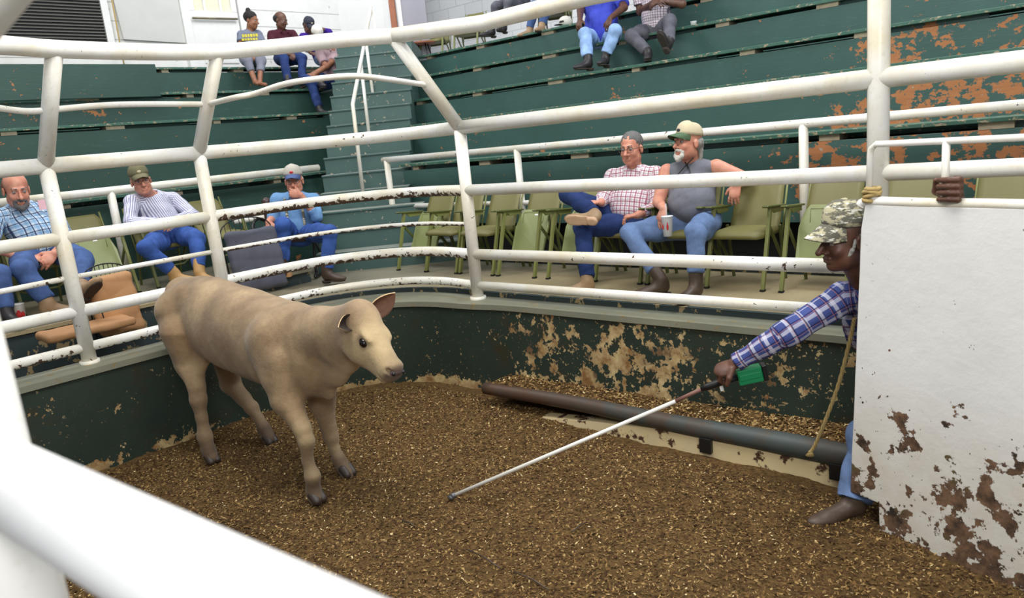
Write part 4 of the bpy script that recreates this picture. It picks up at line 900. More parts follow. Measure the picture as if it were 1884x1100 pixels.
def eyes(root, H, R, sc):
    for q in (-1, 1):
        b = MB(); c = H(q * .031, .084, .010); b.sphere(c, .0125 * sc, 12, 8); 
        b.sphere(H(q * .031, .0895, .010), (.0062 * sc, .0085 * sc, .0062 * sc), 10, 6, R, mi=1); b.build('eye', [M['eye'], M['pupil']], root)
def brows(root, H, R, sc, mat):
    s = Sdf(.004)
    for q in (-1, 1): s.cap(H(q * .016, .099, .034), H(q * .046, .088, .036), .005 * sc, .004 * sc, k=.002)
    s.build('eyebrows', mat, root)
def glasses(root, H, R, sc):
    b = MB()
    for q in (-1, 1):
        b.tube([H(q * .033 + .026 * math.cos(a) * 1.0, .108 - .006 * abs(math.cos(a)) , .006 + .019 * math.sin(a)) for a in np.linspace(0, 2 * math.pi, 18)[:-1]], .0018 * sc, 6, closed=True)
        b.tube([H(q * .059, .102, .012), H(q * .082, .03, .012), H(q * .084, -.01, .006)], .002 * sc, 5)
    b.tube([H(-.008, .113, .012), H(.008, .113, .012)], .002 * sc, 5); b.build('glasses', M['lens_rim'], root)
def capmesh(root, H, R, sc, crown, brim, tilt=.0, logo=None, up=0.004, brimlen=.085, **kw):
    b = MB(); N = 24; K = 9; V = []
    for j in range(K + 1):
        th = math.pi / 2 * (j / K); 
        for i in range(N):
            a = 2 * math.pi * i / N; x = math.cos(a); y = math.sin(a); fr = max(0, y)
            rr = math.cos(th) ** .72 if j < K else 0.0
            zz = math.sin(th) ** .9
            V.append(H(.086 * x * rr, -.012 + .106 * y * rr, .048 + up + .012 * fr + (.098 + .012 * fr * (1 - j / K)) * zz))
    F = [(j * N + i, j * N + (i + 1) % N, (j + 1) * N + (i + 1) % N, (j + 1) * N + i) for j in range(K) for i in range(N)] + [tuple(range(N))[::-1]]
    b.add(V, F, True); b.sphere(H(0, -.012, .148 + up), .008 * sc, 8, 6); cr = b.build('cap_crown', crown, root)
    b = MB(); V = []; A = 14; Bn = 6
    for t_ in (0, 1):
        for j in range(Bn + 1):
            f = j / Bn
            for i in range(A + 1):
                g = i / A * 2 - 1; ang = g * 1.05; x0 = .084 * math.sin(ang); y0 = -.012 + .104 * math.cos(ang); L = brimlen * (1 - abs(g) ** 2.6) ** .6
                x = x0 * (1 - .10 * f); y = y0 + L * f; z = .072 + up - .024 * (g * g) - .020 * f * (1 + tilt) - .0045 * t_ - .012 * abs(g) * f
                V.append(H(x, y, z))
    n_ = (A + 1) * (Bn + 1); F = []
    for t_ in (0, 1):
        for j in range(Bn):
            for i in range(A): a = t_ * n_ + j * (A + 1) + i; q = (a, a + 1, a + A + 2, a + A + 1); F.append(q if t_ == 0 else q[::-1])
    for i in range(A): a = Bn * (A + 1) + i; F.append((a, a + 1, n_ + a + 1, n_ + a))
    b.add(V, F, True); b.build('cap_brim', brim, root)
    if logo is not None:
        b = MB(); b.sphere(H(0, .092, .088 + up), (.018 * sc, .006 * sc, .012 * sc), 10, 6, R); b.build('cap_badge', logo, root)
def boot(root, an, toe, up, mat, sole, sc=1.0, shaft=.14, L=.2, topdir=None, sc_r=1.0):
    """an ankle point; toe unit dir; up unit dir away from the sole"""
    r, f, u = frame3(toe, up); R = np.stack([r, f, u], 1); B = lambda x, y, z: an + (r * x + f * y + u * z) * sc
    s = Sdf(.009); td = unit(topdir) if topdir is not None else u
    s.cap(an + u * .0, an + td * shaft * sc, .048 * sc * sc_r, .056 * sc * sc_r, k=.02, clip=[(an + td * shaft * sc, td)])
    s.ell(B(0, -.015, -.045), (.038 * sc, .045 * sc, .05 * sc), R, k=.03); s.cap(B(0, .02, -.045), B(0, L * .62, -.072), .045 * sc, .034 * sc, k=.03, flat=None)
    s.ell(B(0, L * .72, -.078), (.044 * sc, .085 * sc, .03 * sc), R, k=.03)
    for p in s.pr: p['clip'] = list(p['clip']) + [(B(0, 0, -.098), -u)]
    s.build('boot', mat, root)
    s = Sdf(.007); s.cap(B(0, .03, -.10), B(0, L * .80, -.10), .040 * sc, .036 * sc, k=.01, clip=[(B(0, 0, -.093), u), (B(0, 0, -.105), -u)], flat=None)
    s.ell(B(0, L * .62, -.10), (.046 * sc, .09 * sc, .02 * sc), R, k=.01, clip=[(B(0, 0, -.093), u), (B(0, 0, -.105), -u)])
    s.cap(B(0, -.032, -.10), B(0, -.005, -.10), .036 * sc, k=.004, clip=[(B(0, 0, -.093), u), (B(0, 0, -.125), -u), (B(0, .022, 0), f)]); s.build('sole', sole, root)
def person(label, J, st, cat='person'):
    """J joints in world space; st style"""
    sc = st.get('sc', S); h = st.get('h', .009); pel = np.array(J['pel']); che = np.array(J['che']); root = empty('person', v3(pel[:2], J['floor']), label, cat)
    sh = J['sh']; lat = unit(np.array(sh[1]) - np.array(sh[0])); up = unit(che - pel); lat = unit(lat - up * (lat @ up)); fwd = np.cross(up, lat) ; fwd = -fwd if fwd @ J['fwd'] < 0 else fwd
    R = np.stack([lat, fwd, up], 1); fr = (pel, lat, fwd, up); bw = st.get('bw', 1) * sc; bd = st.get('bd', 1) * sc; L = np.linalg.norm(che - pel)
    def torso(s, g=0.0, k=.05, shf=1.0):
        s.ell(pel + up * .02, (.165 * bw + g, .115 * bd + g, .12 * sc + g), R, k=k)
        s.ell(pel + up * L * .45 + fwd * .02 * bd * st.get('belly', 1), (.155 * bw + g, (.118 + .02 * (st.get('belly', 1) - 1)) * bd + g, .17 * sc + g), R, k=k)
        s.ell(che - up * .02, (.165 * bw + g, .112 * bd + g, .16 * sc + g), R, k=k)
        m_ = (np.array(sh[0]) + np.array(sh[1])) / 2
        for q in sh: s.cap(m_ + up * .02, m_ + (np.array(q) - m_) * shf, .062 * sc + g, .056 * sc + g, k=k)
    c = np.array(J['head']); f_ = np.array(J.get('face', J['fwd']), float); hu = np.array(J.get('hup', (0, 0, 1)), float)
    mid = (np.array(sh[0]) + np.array(sh[1])) / 2
    # ---- skin: one continuous body
    s = Sdf(st.get('hb', .0065)); torso(s, -.018)
    hd = None
    if not st.get('nohead'):
        nb = c + (-unit(hu) * .075 - unit(f_) * .02) * sc; s.cap(mid + up * .03, nb, .062 * sc, .054 * sc, k=.03, grp='head'); H, HR = head_prims(s, c, f_, hu, sc, st.get('mouth', False), nose=st.get('nose', 1.0)); hd = (H, HR)
    for i in (0, 1):
        if J.get('el') is not None and J['el'][i] is not None:
            e_ = np.array(J['el'][i]); w_ = np.array(J['wr'][i]); s.cap(sh[i], e_, (.060 if st.get('sleeve') == 'none' else .050) * sc, (.046 if st.get('sleeve') == 'none' else .041) * sc, k=.02); s.cap(e_, w_, .042 * sc, .027 * sc, k=.015)
            hh = J['hand'][i]
            if callable(hh): hh(s); continue
            hand(s, w_, hh[0], hh[1], hh[2], hh[3] if len(hh) > 3 else .5, sc=sc * .98)
    hip = [pel + lat * (-.09 * bw) - up * .02, pel + lat * (.09 * bw) - up * .02]
    for i in (0, 1):
        if J['kn'][i] is not None:
            s.cap(hip[i], J['kn'][i], .070 * sc, .045 * sc, k=.02); s.cap(J['kn'][i], J['an'][i], .046 * sc, .034 * sc, k=.02)
            if st.get('barefoot'): s.cap(J['an'][i], np.array(J['an'][i]) + unit(J['toe'][i]) * .13 - Z3 * .03, .034, .028, k=.02)
    s.build('body', st['skin'], root, fr)
    # ---- shirt
    s = Sdf(h); g = st.get('g', .006); torso(s, g, shf=.66 if st.get('sleeve') == 'none' else 1.0)
    hem = pel - up * st.get('hem', .05) * sc
    for p in s.pr: p['clip'] = [(hem, -up)]
    for i in (0, 1):
        if J.get('el') is None or J['el'][i] is None: continue
        a = np.array(sh[i]); e_ = np.array(J['el'][i]); w_ = np.array(J['wr'][i]); sl = st.get('sleeve', 'long')
        if sl == 'long':
            wq = e_ + (w_ - e_) * st.get('cuff', .94); s.cap(a, e_, .062 * sc, .054 * sc, k=.03); s.cap(e_, wq, .053 * sc, .039 * sc, k=.02, clip=[(wq, unit(w_ - e_))])
        elif sl == 'short':
            q = a + (e_ - a) * .72; s.cap(a, q, .064 * sc, .066 * sc, k=.03, clip=[(q, unit(e_ - a))])
    if not st.get('nohead'):
        if st.get('collar', True):
            for a in np.linspace(.5, 2 * math.pi - .5, 13):
                q = mid + up * .045 * sc + fwd * (.062 * math.cos(a) * sc) + lat * (.066 * math.sin(a) * sc); s.cap(q, q + up * .018 * sc + (q - mid - up * .045) * .12, .015 * sc, .011 * sc, k=.01, grp='torso')
            for q in (-1, 1): s.cap(mid + up * .055 * sc + fwd * .052 * sc + lat * q * .04 * sc, mid + up * .012 * sc + fwd * .085 * sc + lat * q * .055 * sc, .014 * sc, .010 * sc, k=.008, grp='torso')
        s.ell(mid + up * .06 * sc + fwd * .03 * sc, (.045 * sc, .055 * sc, .055 * sc), R, k=.01, sub=True); s.cap(mid + up * .04 * sc + fwd * .02, mid + up * .16 * sc, .05 * sc, k=.01, sub=True)
    s.build(st.get('shirtname', 'shirt'), st['shirt'], root, fr, wrinkle=st.get('wr', .010), wscale=20)
    # ---- trousers
    s = Sdf(h); s.ell(pel - up * .01, (.170 * bw, .122 * bd, .125 * sc), R, k=.05, grp='torso', clip=[(pel + up * .075, up)])
    for i in (0, 1):
        if J['kn'][i] is None: continue
        kn = np.array(J['kn'][i]); an = np.array(J['an'][i]); m_ = hip[i] + (kn - hip[i]) * .5
        s.chain([hip[i], m_, kn], [.092 * sc, .086 * sc, .068 * sc], k=.04); q = kn + (an - kn) * st.get('leglen', .93); wd = st.get('wide', 1.0)
        s.cap(kn, q, .066 * sc, .054 * sc * wd, k=.03, clip=[(q, unit(an - kn))])
    s.build(st.get('pantsname', 'trousers'), st['pants'], root, fr, wrinkle=.012, wscale=17)
    if st.get('boot') is not None:
        for i in (0, 1):
            if J['kn'][i] is None or (st.get('noboot') == i): continue
            bo = st['boot']; boot(root, np.array(J['an'][i]), J['toe'][i], J.get('bup', (Z3, Z3))[i], bo[0], bo[1], sc=st.get('bsc', sc * .92), L=bo[2] if len(bo) > 2 else .2, topdir=np.array(J['kn'][i]) - np.array(J['an'][i]), shaft=st.get('shaft', .10))
    if hd:
        H, HR = hd; eyes(root, H, HR, sc)
        if st.get('brow') is not None: brows(root, H, HR, sc, st['brow'])
        hair = st.get('hair'); he = lambda s, x, y, z, a, b_, c_, **k: s.ell(H(x, y, z), (a * sc, b_ * sc, c_ * sc), HR, **k)
        if hair is not None:
            s = Sdf(.006); style = st.get('hairstyle', 'short')
            if style == 'short': he(s, 0, -.020, .050, .080, .100, .083, k=.02); s.ell(H(0, .075, -.005), (.075 * sc, .085 * sc, .075 * sc), HR, k=.015, sub=True); he(s, 0, -.03, -.05, .001, .001, .001, k=.01)
            if style == 'bald': he(s, 0, -.035, .02, .083, .088, .07, k=.02); s.ell(H(0, .02, .10), (.075 * sc, .10 * sc, .06 * sc), HR, k=.01, sub=True); s.ell(H(0, .07, -.01), (.08 * sc, .075 * sc, .09 * sc), HR, k=.01, sub=True)
            if style == 'undercap': he(s, 0, -.045, .005, .082, .074, .058, k=.02); s.ell(H(0, .07, .0), (.1 * sc, .075 * sc, .1 * sc), HR, k=.01, sub=True)
            if style == 'temple': he(s, 0, -.035, .012, .081, .082, .064, k=.02); s.ell(H(0, .105, .0), (.1 * sc, .075 * sc, .1 * sc), HR, k=.01, sub=True); s.ell(H(0, .0, -.055), (.09 * sc, .06 * sc, .045 * sc), HR, k=.01, sub=True)
            if style == 'long': he(s, 0, -.05, .005, .080, .070, .060, k=.02); s.ell(H(0, .05, .0), (.1 * sc, .075 * sc, .1 * sc), HR, k=.01, sub=True); s.cap(H(.0, -.10, -.02), H(.02, -.115, -.09), .035 * sc, .022 * sc, k=.02); s.cap(H(-.04, -.08, -.05), H(-.05, -.075, -.12), .022 * sc, .012 * sc, k=.02)
            if style == 'bun': he(s, 0, -.022, .052, .083, .103, .088, k=.02); s.ell(H(0, .08, -.01), (.075 * sc, .085 * sc, .082 * sc), HR, k=.012, sub=True); he(s, 0, -.06, .14, .035, .035, .035, k=.01)
            s.build('hair', hair, root, wrinkle=.003, wscale=90)
        if st.get('beard') is not None:
            s = Sdf(.005)
            if st.get('goatee', True):
                s.chain([H(-.036, .078, -.062), H(-.03, .082, -.09), H(0, .088, -.108), H(.03, .082, -.09), H(.036, .078, -.062)], [.011 * sc, .015 * sc, .022 * sc, .015 * sc, .011 * sc], k=.012); s.chain([H(-.034, .086, -.056), H(0, .106, -.046), H(.034, .086, -.056)], [.008 * sc, .009 * sc, .008 * sc], k=.006)
            s.build('beard', st['beard'], root, wrinkle=.004, wscale=120)
        if st.get('glasses'): glasses(root, H, HR, sc)
        if st.get('cap'): capmesh(root, H, HR, sc, st['cap'][0], st['cap'][1], logo=st['cap'][2] if len(st['cap']) > 2 else None, tilt=st.get('tilt', 0), up=st.get('capup', .004))
    root['_'] = 0; del root['_']
    return root, hd

fR = -ND3; fL = -MD3
# --- man in red plaid, ankle resting on the other knee
J = dict(floor=FZ, pel=PR(1160, 408, 5.62), che=PR(1168, 338, 5.72), sh=[PR(1128, 325, 5.66), PR(1208, 322, 5.74)], fwd=fR - UD3 * .35, head=PR(1162, 274, 5.66), face=unit(fR + UD3 * .12 - Z3 * .10), hup=(.03, .05, 1),
         el=[PR(1108, 368, 5.52), PR(1210, 378, 5.62)], wr=[PR(1106, 373, 5.36), PR(1172, 396, 5.38)], hand=[(unit(fR * .3 - UD3 * .9 + Z3 * .1), Z3 + UD3 * -.3, -1, .7), (unit(-UD3 * .9 + fR * .5 - Z3 * .1), Z3, 1, .6)],
         kn=[PR(1044, 356, 5.32), PR(1072, 418, 5.16)], an=[PR(1096, 396, 5.08), PR(1080, 516, 5.0)], toe=[unit(-UD3 * .95 + Z3 * .05 + fR * .1), unit(-UD3 * .75 + fR * .6)], bup=[unit(-fR * .85 + Z3 * .25 + UD3 * .2), Z3])
manA, hA = person('person in a red plaid shirt and glasses, one boot crossed over the knee', J,
    dict(skin=M['skin_pink'], shirt=M['plaid_red'], pants=M['denim_dark'], boot=(M['leather_tan'], M['sole'], .22), hair=M['hair_grey'], hairstyle='short', brow=M['hair_grey'], glasses=True, mouth=True, sleeve='long', cuff=.72, bd=1.08, bw=1.0, belly=1.6))
# --- man in grey sleeveless shirt with cup
J = dict(floor=FZ, pel=PR(1278, 408, 5.60), che=PR(1272, 340, 5.70), sh=[PR(1228, 316, 5.64), PR(1318, 308, 5.76)], fwd=fR - UD3 * .15, head=PR(1266, 264, 5.66), face=unit(fR * .9 - UD3 * .36 + Z3 * .10), hup=(.05, .05, 1),
         el=[PR(1212, 372, 5.50), PR(1374, 330, 5.82)], wr=[PR(1221, 384, 5.30), PR(1356, 340, 5.66)], hand=[(unit(fR * .55 + UD3 * .1 - Z3 * .75), fR - UD3 * .2, 1, .25), (unit(-Z3 * .9 - UD3 * .2 + fR * .2), fR, 1, .25)],
         kn=[PR(1158, 428, 5.10), PR(1280, 428, 5.02)], an=[PR(1217, 516, 5.02), PR(1280, 522, 4.92)], toe=[unit(fR * .7 - UD3 * .75), unit(fR * .95 - UD3 * .2)])
manB, hB = person('person in a grey sleeveless shirt and khaki cap, holding a foam cup', J,
    dict(skin=M['skin_pink'], shirt=M['grey_tee'], pants=M['denim_pale'], boot=(M['leather_brown'], M['sole_dark'], .2), hair=M['hair_silver'], hairstyle='long', brow=M['hair_white'], beard=M['hair_white'], sleeve='none', collar=False, cap=(M['khaki'], M['capgreen'], M['capdark']), belly=2.6, bd=1.1, bw=1.06, leglen=.78, shaft=.2, wr=.008))
cb = PR(1229, 434, 5.16); cup('foam_cup', cb, .034, .044, .15, 'tall white foam cup with red print and straw, held over the faded jeans', M['foam'], [(0, .028, .008), (-.035, .02, .006)], straw=True)
b = MB(); g0 = hB[0]; b.tube(spline([g0(-.06, .0, -.10), J['che'] + fR * .16 + UD3 * -.07 + Z3 * .06, J['che'] + fR * .20 + UD3 * -.03 - Z3 * .03, J['che'] + fR * .17 + UD3 * .08 + Z3 * .10, g0(.06, .0, -.10)], 6), .005, 6)
b.sphere(J['che'] + fR * .19 - Z3 * .02, (.06, .012, .022), 10, 6, np.stack([UD3, ND3, Z3], 1)); tag(b.build('hanging_sunglasses', M['black']), 'black sunglasses hanging on a cord over the grey sleeveless shirt', 'sunglasses')
# --- left side: blue checked shirt, half out of frame
def TL(v, m, z): return VD3 * v + MD3 * m + Z3 * z
J = dict(floor=LZ, pel=PL(72, 462, 8.05), che=PL(48, 405, 8.12), sh=[PL(-12, 402, 8.05), PL(98, 395, 8.15)], fwd=fL, head=PL(30, 350, 7.98), face=unit(fL * .9 - VD3 * .05 - Z3 * .25), hup=(.02, .0, 1),
         el=[PL(-22, 452, 7.85), PL(122, 448, 7.95)], wr=[PL(45, 474, 7.66), PL(100, 466, 7.66)], hand=[(unit(VD3 * .9 + fL * .2 - Z3 * .2), fL * .4 + Z3, -1, .35), (unit(-VD3 * .75 + fL * .2 - Z3 * .5), fL + Z3 * .4, 1, .3)],
         kn=[PL(42, 496, 7.38), PL(152, 476, 7.5)], an=[PL(88, 556, 7.25), PL(150, 528, 6.98)], toe=[unit(fL * .3 + VD3 * .95 - Z3 * .1), unit(fL * .75 + Z3 * .55 + VD3 * .3)], bup=[unit(Z3 + fL * .0), unit(Z3 * .75 - fL * .75)])
person('person with a grey goatee in a blue and white checked shirt at the left edge', J, dict(skin=M['skin_pink'], shirt=M['plaid_blue'], pants=M['denim'], boot=(M['leather_tan'], M['sole_dark'], .2), hair=M['hair_brown'], hairstyle='bald', brow=M['hair_grey'], beard=M['hair_grey'], sleeve='short', belly=2.2, bd=1.1, bw=1.05, shaft=.08, sc=1.28))
b = MB(); b.box(PL(82, 376, 7.86), (.05, .004, .045), VD3, MD3, Z3); tag(b.build('folded_paper', M['pinkpaper']), 'pink folded paper in the pocket of the blue checked shirt', 'paper')
# --- striped shirt
J = dict(floor=LZ, pel=PL(312, 432, 8.05), che=PL(280, 378, 8.12), sh=[PL(243, 372, 8.05), PL(318, 366, 8.18)], fwd=fL - VD3 * .1, head=PL(259, 333, 7.98), face=unit(fL * .92 - VD3 * .22 - Z3 * .10), hup=(-.14, .0, 1),
         el=[PL(240, 410, 7.92), PL(356, 396, 8.0)], wr=[PL(292, 408, 7.72), PL(322, 404, 7.72)], hand=[(unit(VD3 * .95 + fL * .1), fL * .4 + Z3, -1, .3), (unit(-VD3 * .8 + fL * .2 - Z3 * .4), fL + Z3 * .4, 1, .3)],
         kn=[PL(268, 456, 7.38), PL(362, 440, 7.44)], an=[PL(322, 503, 7.3), PL(367, 500, 7.25)], toe=[unit(fL * .6 + VD3 * .6), unit(fL * .9 + VD3 * .2)])
person('person in a blue and white striped shirt, olive cap and glasses sitting cross-armed', J, dict(skin=M['skin_pink'], shirt=M['stripe_blue'], pants=M['denim_bright'], boot=(M['boot_yellow'], M['sole'], .2), hair=M['hair_grey'], hairstyle='undercap', brow=M['hair_grey'], glasses=True, cap=(M['capolive'], M['capolive'], M['khaki']), bw=.98, shaft=.12, leglen=.86, sc=1.15))
# --- man in the corner, hand at mouth
fC = unit(np.array([.28, -.96, 0])); xC = np.array([.96, .28, 0]); yy = 8.25
hd_ = AY(541, 333, 8.15)
J = dict(floor=FZ, pel=AY(548, 428, 8.35), che=AY(541, 385, 8.38), sh=[AY(510, 368, 8.32), AY(578, 368, 8.36)], fwd=fC, head=hd_, face=unit(fC - xC * .15 - Z3 * .10), hup=(0, .0, 1),
         el=[AY(502, 402, 8.2), AY(582, 398, 8.15)], wr=[AY(494, 408, 8.02), AY(553, 358, 8.02)], hand=[(unit(fC * .3 - Z3 * .9), fC + xC * -.3, -1, .25), (unit(-xC * .9 + Z3 * .25 - fC * .1), fC, 1, .8)],
         kn=[AY(522, 413, 7.72), AY(606, 428, 7.68)], an=[AY(520, 484, 7.75), AY(601, 498, 7.62)], toe=[unit(fC), unit(xC * .7 + fC * .6)])
person('person in a light blue shirt and braces resting chin on hand in the office chair', J, dict(skin=M['skin_pink'], shirt=M['chambray'], pants=M['denim_bright'], boot=(M['leather_brown'], M['sole_dark'], .18), hair=M['hair_white'], hairstyle='undercap', brow=M['hair_white'], glasses=True, cap=(M['capgrey'], M['capblue'], M['red']), sleeve='long', cuff=.35, shaft=.06, sc=1.16))
b = MB()
for q in (-1, 1):
    c_ = J['che'] + xC * .085 * q; b.tube(spline([c_ + Z3 * .17 - fC * .02, c_ + Z3 * .11 + fC * .145, c_ - Z3 * .05 + fC * .185, c_ - Z3 * .24 + fC * .19], 5), .014, 6, flat=.4)
sb_ = b.build('braces', M['camo']); tag(sb_, 'brown patterned braces over the light blue shirt in the corner', 'braces')
# --- person cut by the left edge: one leg and shoe
J = dict(floor=LZ, pel=PL(-110, 505, 8.05), che=PL(-130, 435, 8.1), sh=[PL(-185, 435, 8.05), PL(-90, 425, 8.1)], fwd=fL, head=PL(-135, 375, 8.0), kn=[PL(-95, 520, 7.4), PL(0, 505, 7.4)], an=[PL(-80, 590, 7.35), PL(12, 574, 7.25)], toe=[fL, unit(fL + VD3 * .2)], el=[PL(-160, 480, 7.9), PL(-45, 480, 7.9)], wr=[PL(-120, 500, 7.6), PL(-70, 500, 7.6)], hand=[(VD3, Z3, -1, .3), (-VD3, Z3, 1, .3)])
person('person mostly outside the left edge, only a blue jean leg and dark shoe showing', J, dict(skin=M['skin_tan'], shirt=M['grey_tee'], pants=M['denim'], boot=(M['leather_dark'], M['sole_dark'], .18), hair=M['hair_grey'], hairstyle='short', shaft=.06, hb=.012, h=.012, sc=1.2))
# ---------------- upper left group
F = 1.0
def seated_far(label, px, py, m, side, st, knees, feet, arms, head, face, floor, shw=17):
    P = PL if side == 'L' else PR; O3 = MD3 if side == 'L' else ND3; A3 = VD3 if side == 'L' else UD3; f = -O3
    J = dict(floor=floor, pel=P(px, py, m), che=P(px + head[2], (py + head[1]) / 2 + 4, m + .03), fwd=f, head=P(head[0], head[1], m - .05), face=face, hup=(0, 0, 1))
    J['sh'] = [P(px + head[2] - shw, (py + head[1]) / 2 - 8, m), P(px + head[2] + shw, (py + head[1]) / 2 - 9, m)]
    J['kn'] = [P(*knees[0]), P(*knees[1])]; J['an'] = [P(*feet[0]), P(*feet[1])]; J['toe'] = [unit(f - A3 * .3), unit(f + A3 * .2)]
    J['el'] = [P(*arms[0]), P(*arms[2])]; J['wr'] = [P(*arms[1]), P(*arms[3])]
    J['hand'] = [(unit(A3 + f * .4 - Z3 * .3), f + Z3, -1, .4), (unit(-A3 + f * .4 - Z3 * .3), f + Z3, 1, .4)]
    J.update(st.pop('J', {})); st.setdefault('hb', .010); st.setdefault('h', .011); return person(label, J, st)
mU = 11.62
seated_far('person in a printed grey shirt and leggings, hair in a bun, top left bench', 462, 108, mU, 'L', dict(skin=M['skin_brown'], shirt=M['heather'], pants=M['legging'], barefoot=True, leglen=.5, hair=M['hair_black'], hairstyle='bun', sleeve='short', collar=False, sc=1.08, bw=.9),
    [(455, 112, 11.1), (480, 110, 11.12)], [(470, 152, 10.95), (478, 154, 10.95)], [(443, 84, mU - .1), (468, 104, mU - .35), (483, 84, mU - .1), (472, 104, mU - .35)], (462, 38, -2), unit(-MD3 + VD3 * .6 - Z3 * .3), 3.16, 15)
b = MB()
for r_ in range(2):
    for k in range(6):
        q = PL(447 + k * 5, 66 + r_ * 7 - k * .3, mU - .175); b.box(q, (.014 + .005 * ((k + r_) % 2), .006, .022 if r_ == 0 else .016), VD3, MD3, Z3)
tag(b.build('shirt_print', plain('yellow_print', (214, 200, 70), .7)), 'yellow lettering printed across the grey-blue shirt', 'print')
seated_far('person in a maroon shirt and dark jeans, balding, looking down on the top left bench', 525, 106, mU, 'L', dict(skin=M['skin_dark'], shirt=M['maroon'], pants=M['denim_dark'], boot=(M['leather_dark'], M['sole_dark'], .16), hair=M['hair_black'], hairstyle='bald', sleeve='short', sc=1.08),
    [(522, 108, 11.05), (556, 106, 11.05)], [(530, 150, 10.95), (556, 148, 10.95)], [(502, 92, mU - .1), (538, 102, mU - .4), (552, 86, mU - .1), (546, 102, mU - .4)], (516, 38, -6), unit(-MD3 + VD3 * .5 - Z3 * .4), 3.16, 19)
seated_far('person in a purple shirt and dark cap with an arm raised behind, top left bench', 594, 104, mU + .15, 'L', dict(skin=M['skin_dark'], shirt=M['purple'], pants=M['denim_pale'], boot=(M['leather_tan'], M['sole'], .16), hair=M['hair_black'], hairstyle='undercap', sleeve='long', cuff=.5, cap=(M['capdark'], M['capdark'], M['khaki']), sc=1.05),
    [(600, 108, 11.15), (622, 104, 11.15)], [(606, 152, 11.0), (628, 152, 11.0)], [(560, 86, mU), (572, 98, mU - .3), (606, 60, mU - .05), (584, 50, mU - .1)], (568, 48, -14), unit(-MD3 - Z3 * .7 - VD3 * .1), 3.16, 22)
seated_far('person in a mauve shirt and white cap leaning forward below the purple shirt', 606, 148, 10.93, 'L', dict(skin=M['skin_brown'], shirt=M['mauve'], pants=M['denim_dark'], boot=(M['leather_dark'], M['sole_dark'], .16), hair=M['hair_black'], hairstyle='undercap', sleeve='short', cap=(M['capwhite'], M['capwhite']), sc=1.12, bw=1.05),
    [(562, 146, 10.5), (572, 150, 10.45)], [(590, 150, 10.3), (588, 200, 10.3)], [(600, 124, 10.7), (572, 138, 10.5), (604, 120, 10.75), (578, 138, 10.45)], (584, 66, 2), unit(-MD3 - Z3 * .8 - VD3 * .4), 2.75, 20)
# ---------------- upper right
seated_far('person in a royal blue shirt and pale blue jeans with hands on both knees', 1108, 72, 8.62, 'R', dict(skin=M['skin_mid'], shirt=M['royal'], pants=M['denim_sky'], boot=(M['leather_dark'], M['sole_dark'], .2), hair=M['hair_black'], hairstyle='short', sleeve='short', sc=1.15, g=.02, leglen=.88, wide=1.15, bw=1.22, J=dict(wr=[PR(1067, 36, 8.2), PR(1122, 34, 8.15)], hand=[(unit(-ND3 * .5 - Z3 * .7 + UD3 * .1), unit(-ND3 + Z3 * .6), -1, .35), (unit(-ND3 * .5 - Z3 * .75), unit(-ND3 + Z3 * .6), 1, .35)])),
    [(1076, 62, 8.12), (1132, 56, 8.12)], [(1082, 110, 8.0), (1114, 104, 8.05)], [(1068, 20, 8.5), (1068, 40, 8.2), (1148, 14, 8.5), (1122, 38, 8.2)], (1100, -62, -1), unit(-ND3), 2.775, 34)
seated_far('person in a small checked shirt and charcoal jeans, arms folded, one sole showing', 1208, 55, 8.62, 'R', dict(skin=M['skin_dark'], shirt=M['plaid_small'], pants=M['black_jean'], boot=(M['leather_dark'], M['sole_dark'], .2), hair=M['hair_black'], hairstyle='short', sleeve='short', sc=1.15, J=dict(toe=[unit(-ND3 + UD3 * .5), unit(-ND3 * .6 + Z3 * .7)], bup=[Z3, unit(Z3 * .6 + ND3 * .7)])),
    [(1162, 66, 8.2), (1232, 40, 8.15)], [(1192, 96, 8.1), (1231, 78, 7.95)], [(1178, 22, 8.6), (1205, 2, 8.35), (1255, 8, 8.5), (1214, 2, 8.35)], (1208, -85, 0), unit(-ND3), 2.775, 34)
for lab, px, mat, fx in [('person on the upper level in charcoal trousers, only legs showing left of the other', 915, M['black_jean'], 888), ('person on the upper level in blue jeans, only legs showing above the curved top rail', 985, M['denim'], 958)]:
    seated_far(lab, px + 40, 6, 9.75, 'R', dict(skin=M['skin_tan'], shirt=M['royal'] if px > 950 else M['grey_tee'], pants=mat, boot=(M['leather_dark'] if px < 950 else M['leather_tan'], M['sole_dark'], .2), hair=M['hair_grey'], hairstyle='short', sleeve='long', sc=1.12, hb=.013, h=.012),
        [(px - 2, 12, 9.35), (px + 22, 8, 9.35)], [(px - 10, 54, 9.28), (px + 12, 46, 9.22)], [(px + 10, -50, 9.7), (px + 15, -10, 9.4), (px + 68, -50, 9.7), (px + 40, -14, 9.4)], (px + 38, -130, 0), unit(-ND3), 3.58, 30)
p = PR(1040, 40, 9.3); s = Sdf(.008); cc = v3(p[:2], 3.60); s.ell(cc + Z3 * .05, (.10, .10, .085), k=.02, clip=[(cc, -Z3)]); r_ = empty('baseball_cap', cc, 'white and black baseball cap lying on the top right bench', 'cap'); s.build('crown', M['capwhite'], r_)
b = MB(); b.sphere(cc + Z3 * .05 - ND3 * .09, (.045, .012, .022), 10, 6, np.stack([UD3, ND3, Z3], 1)); b.build('logo_patch', M['black'], r_)
b = MB(); b.sphere(cc + Z3 * .015 - UD3 * .05 - ND3 * .1, (.07, .07, .008)); b.build('brim', M['capdark'], r_)

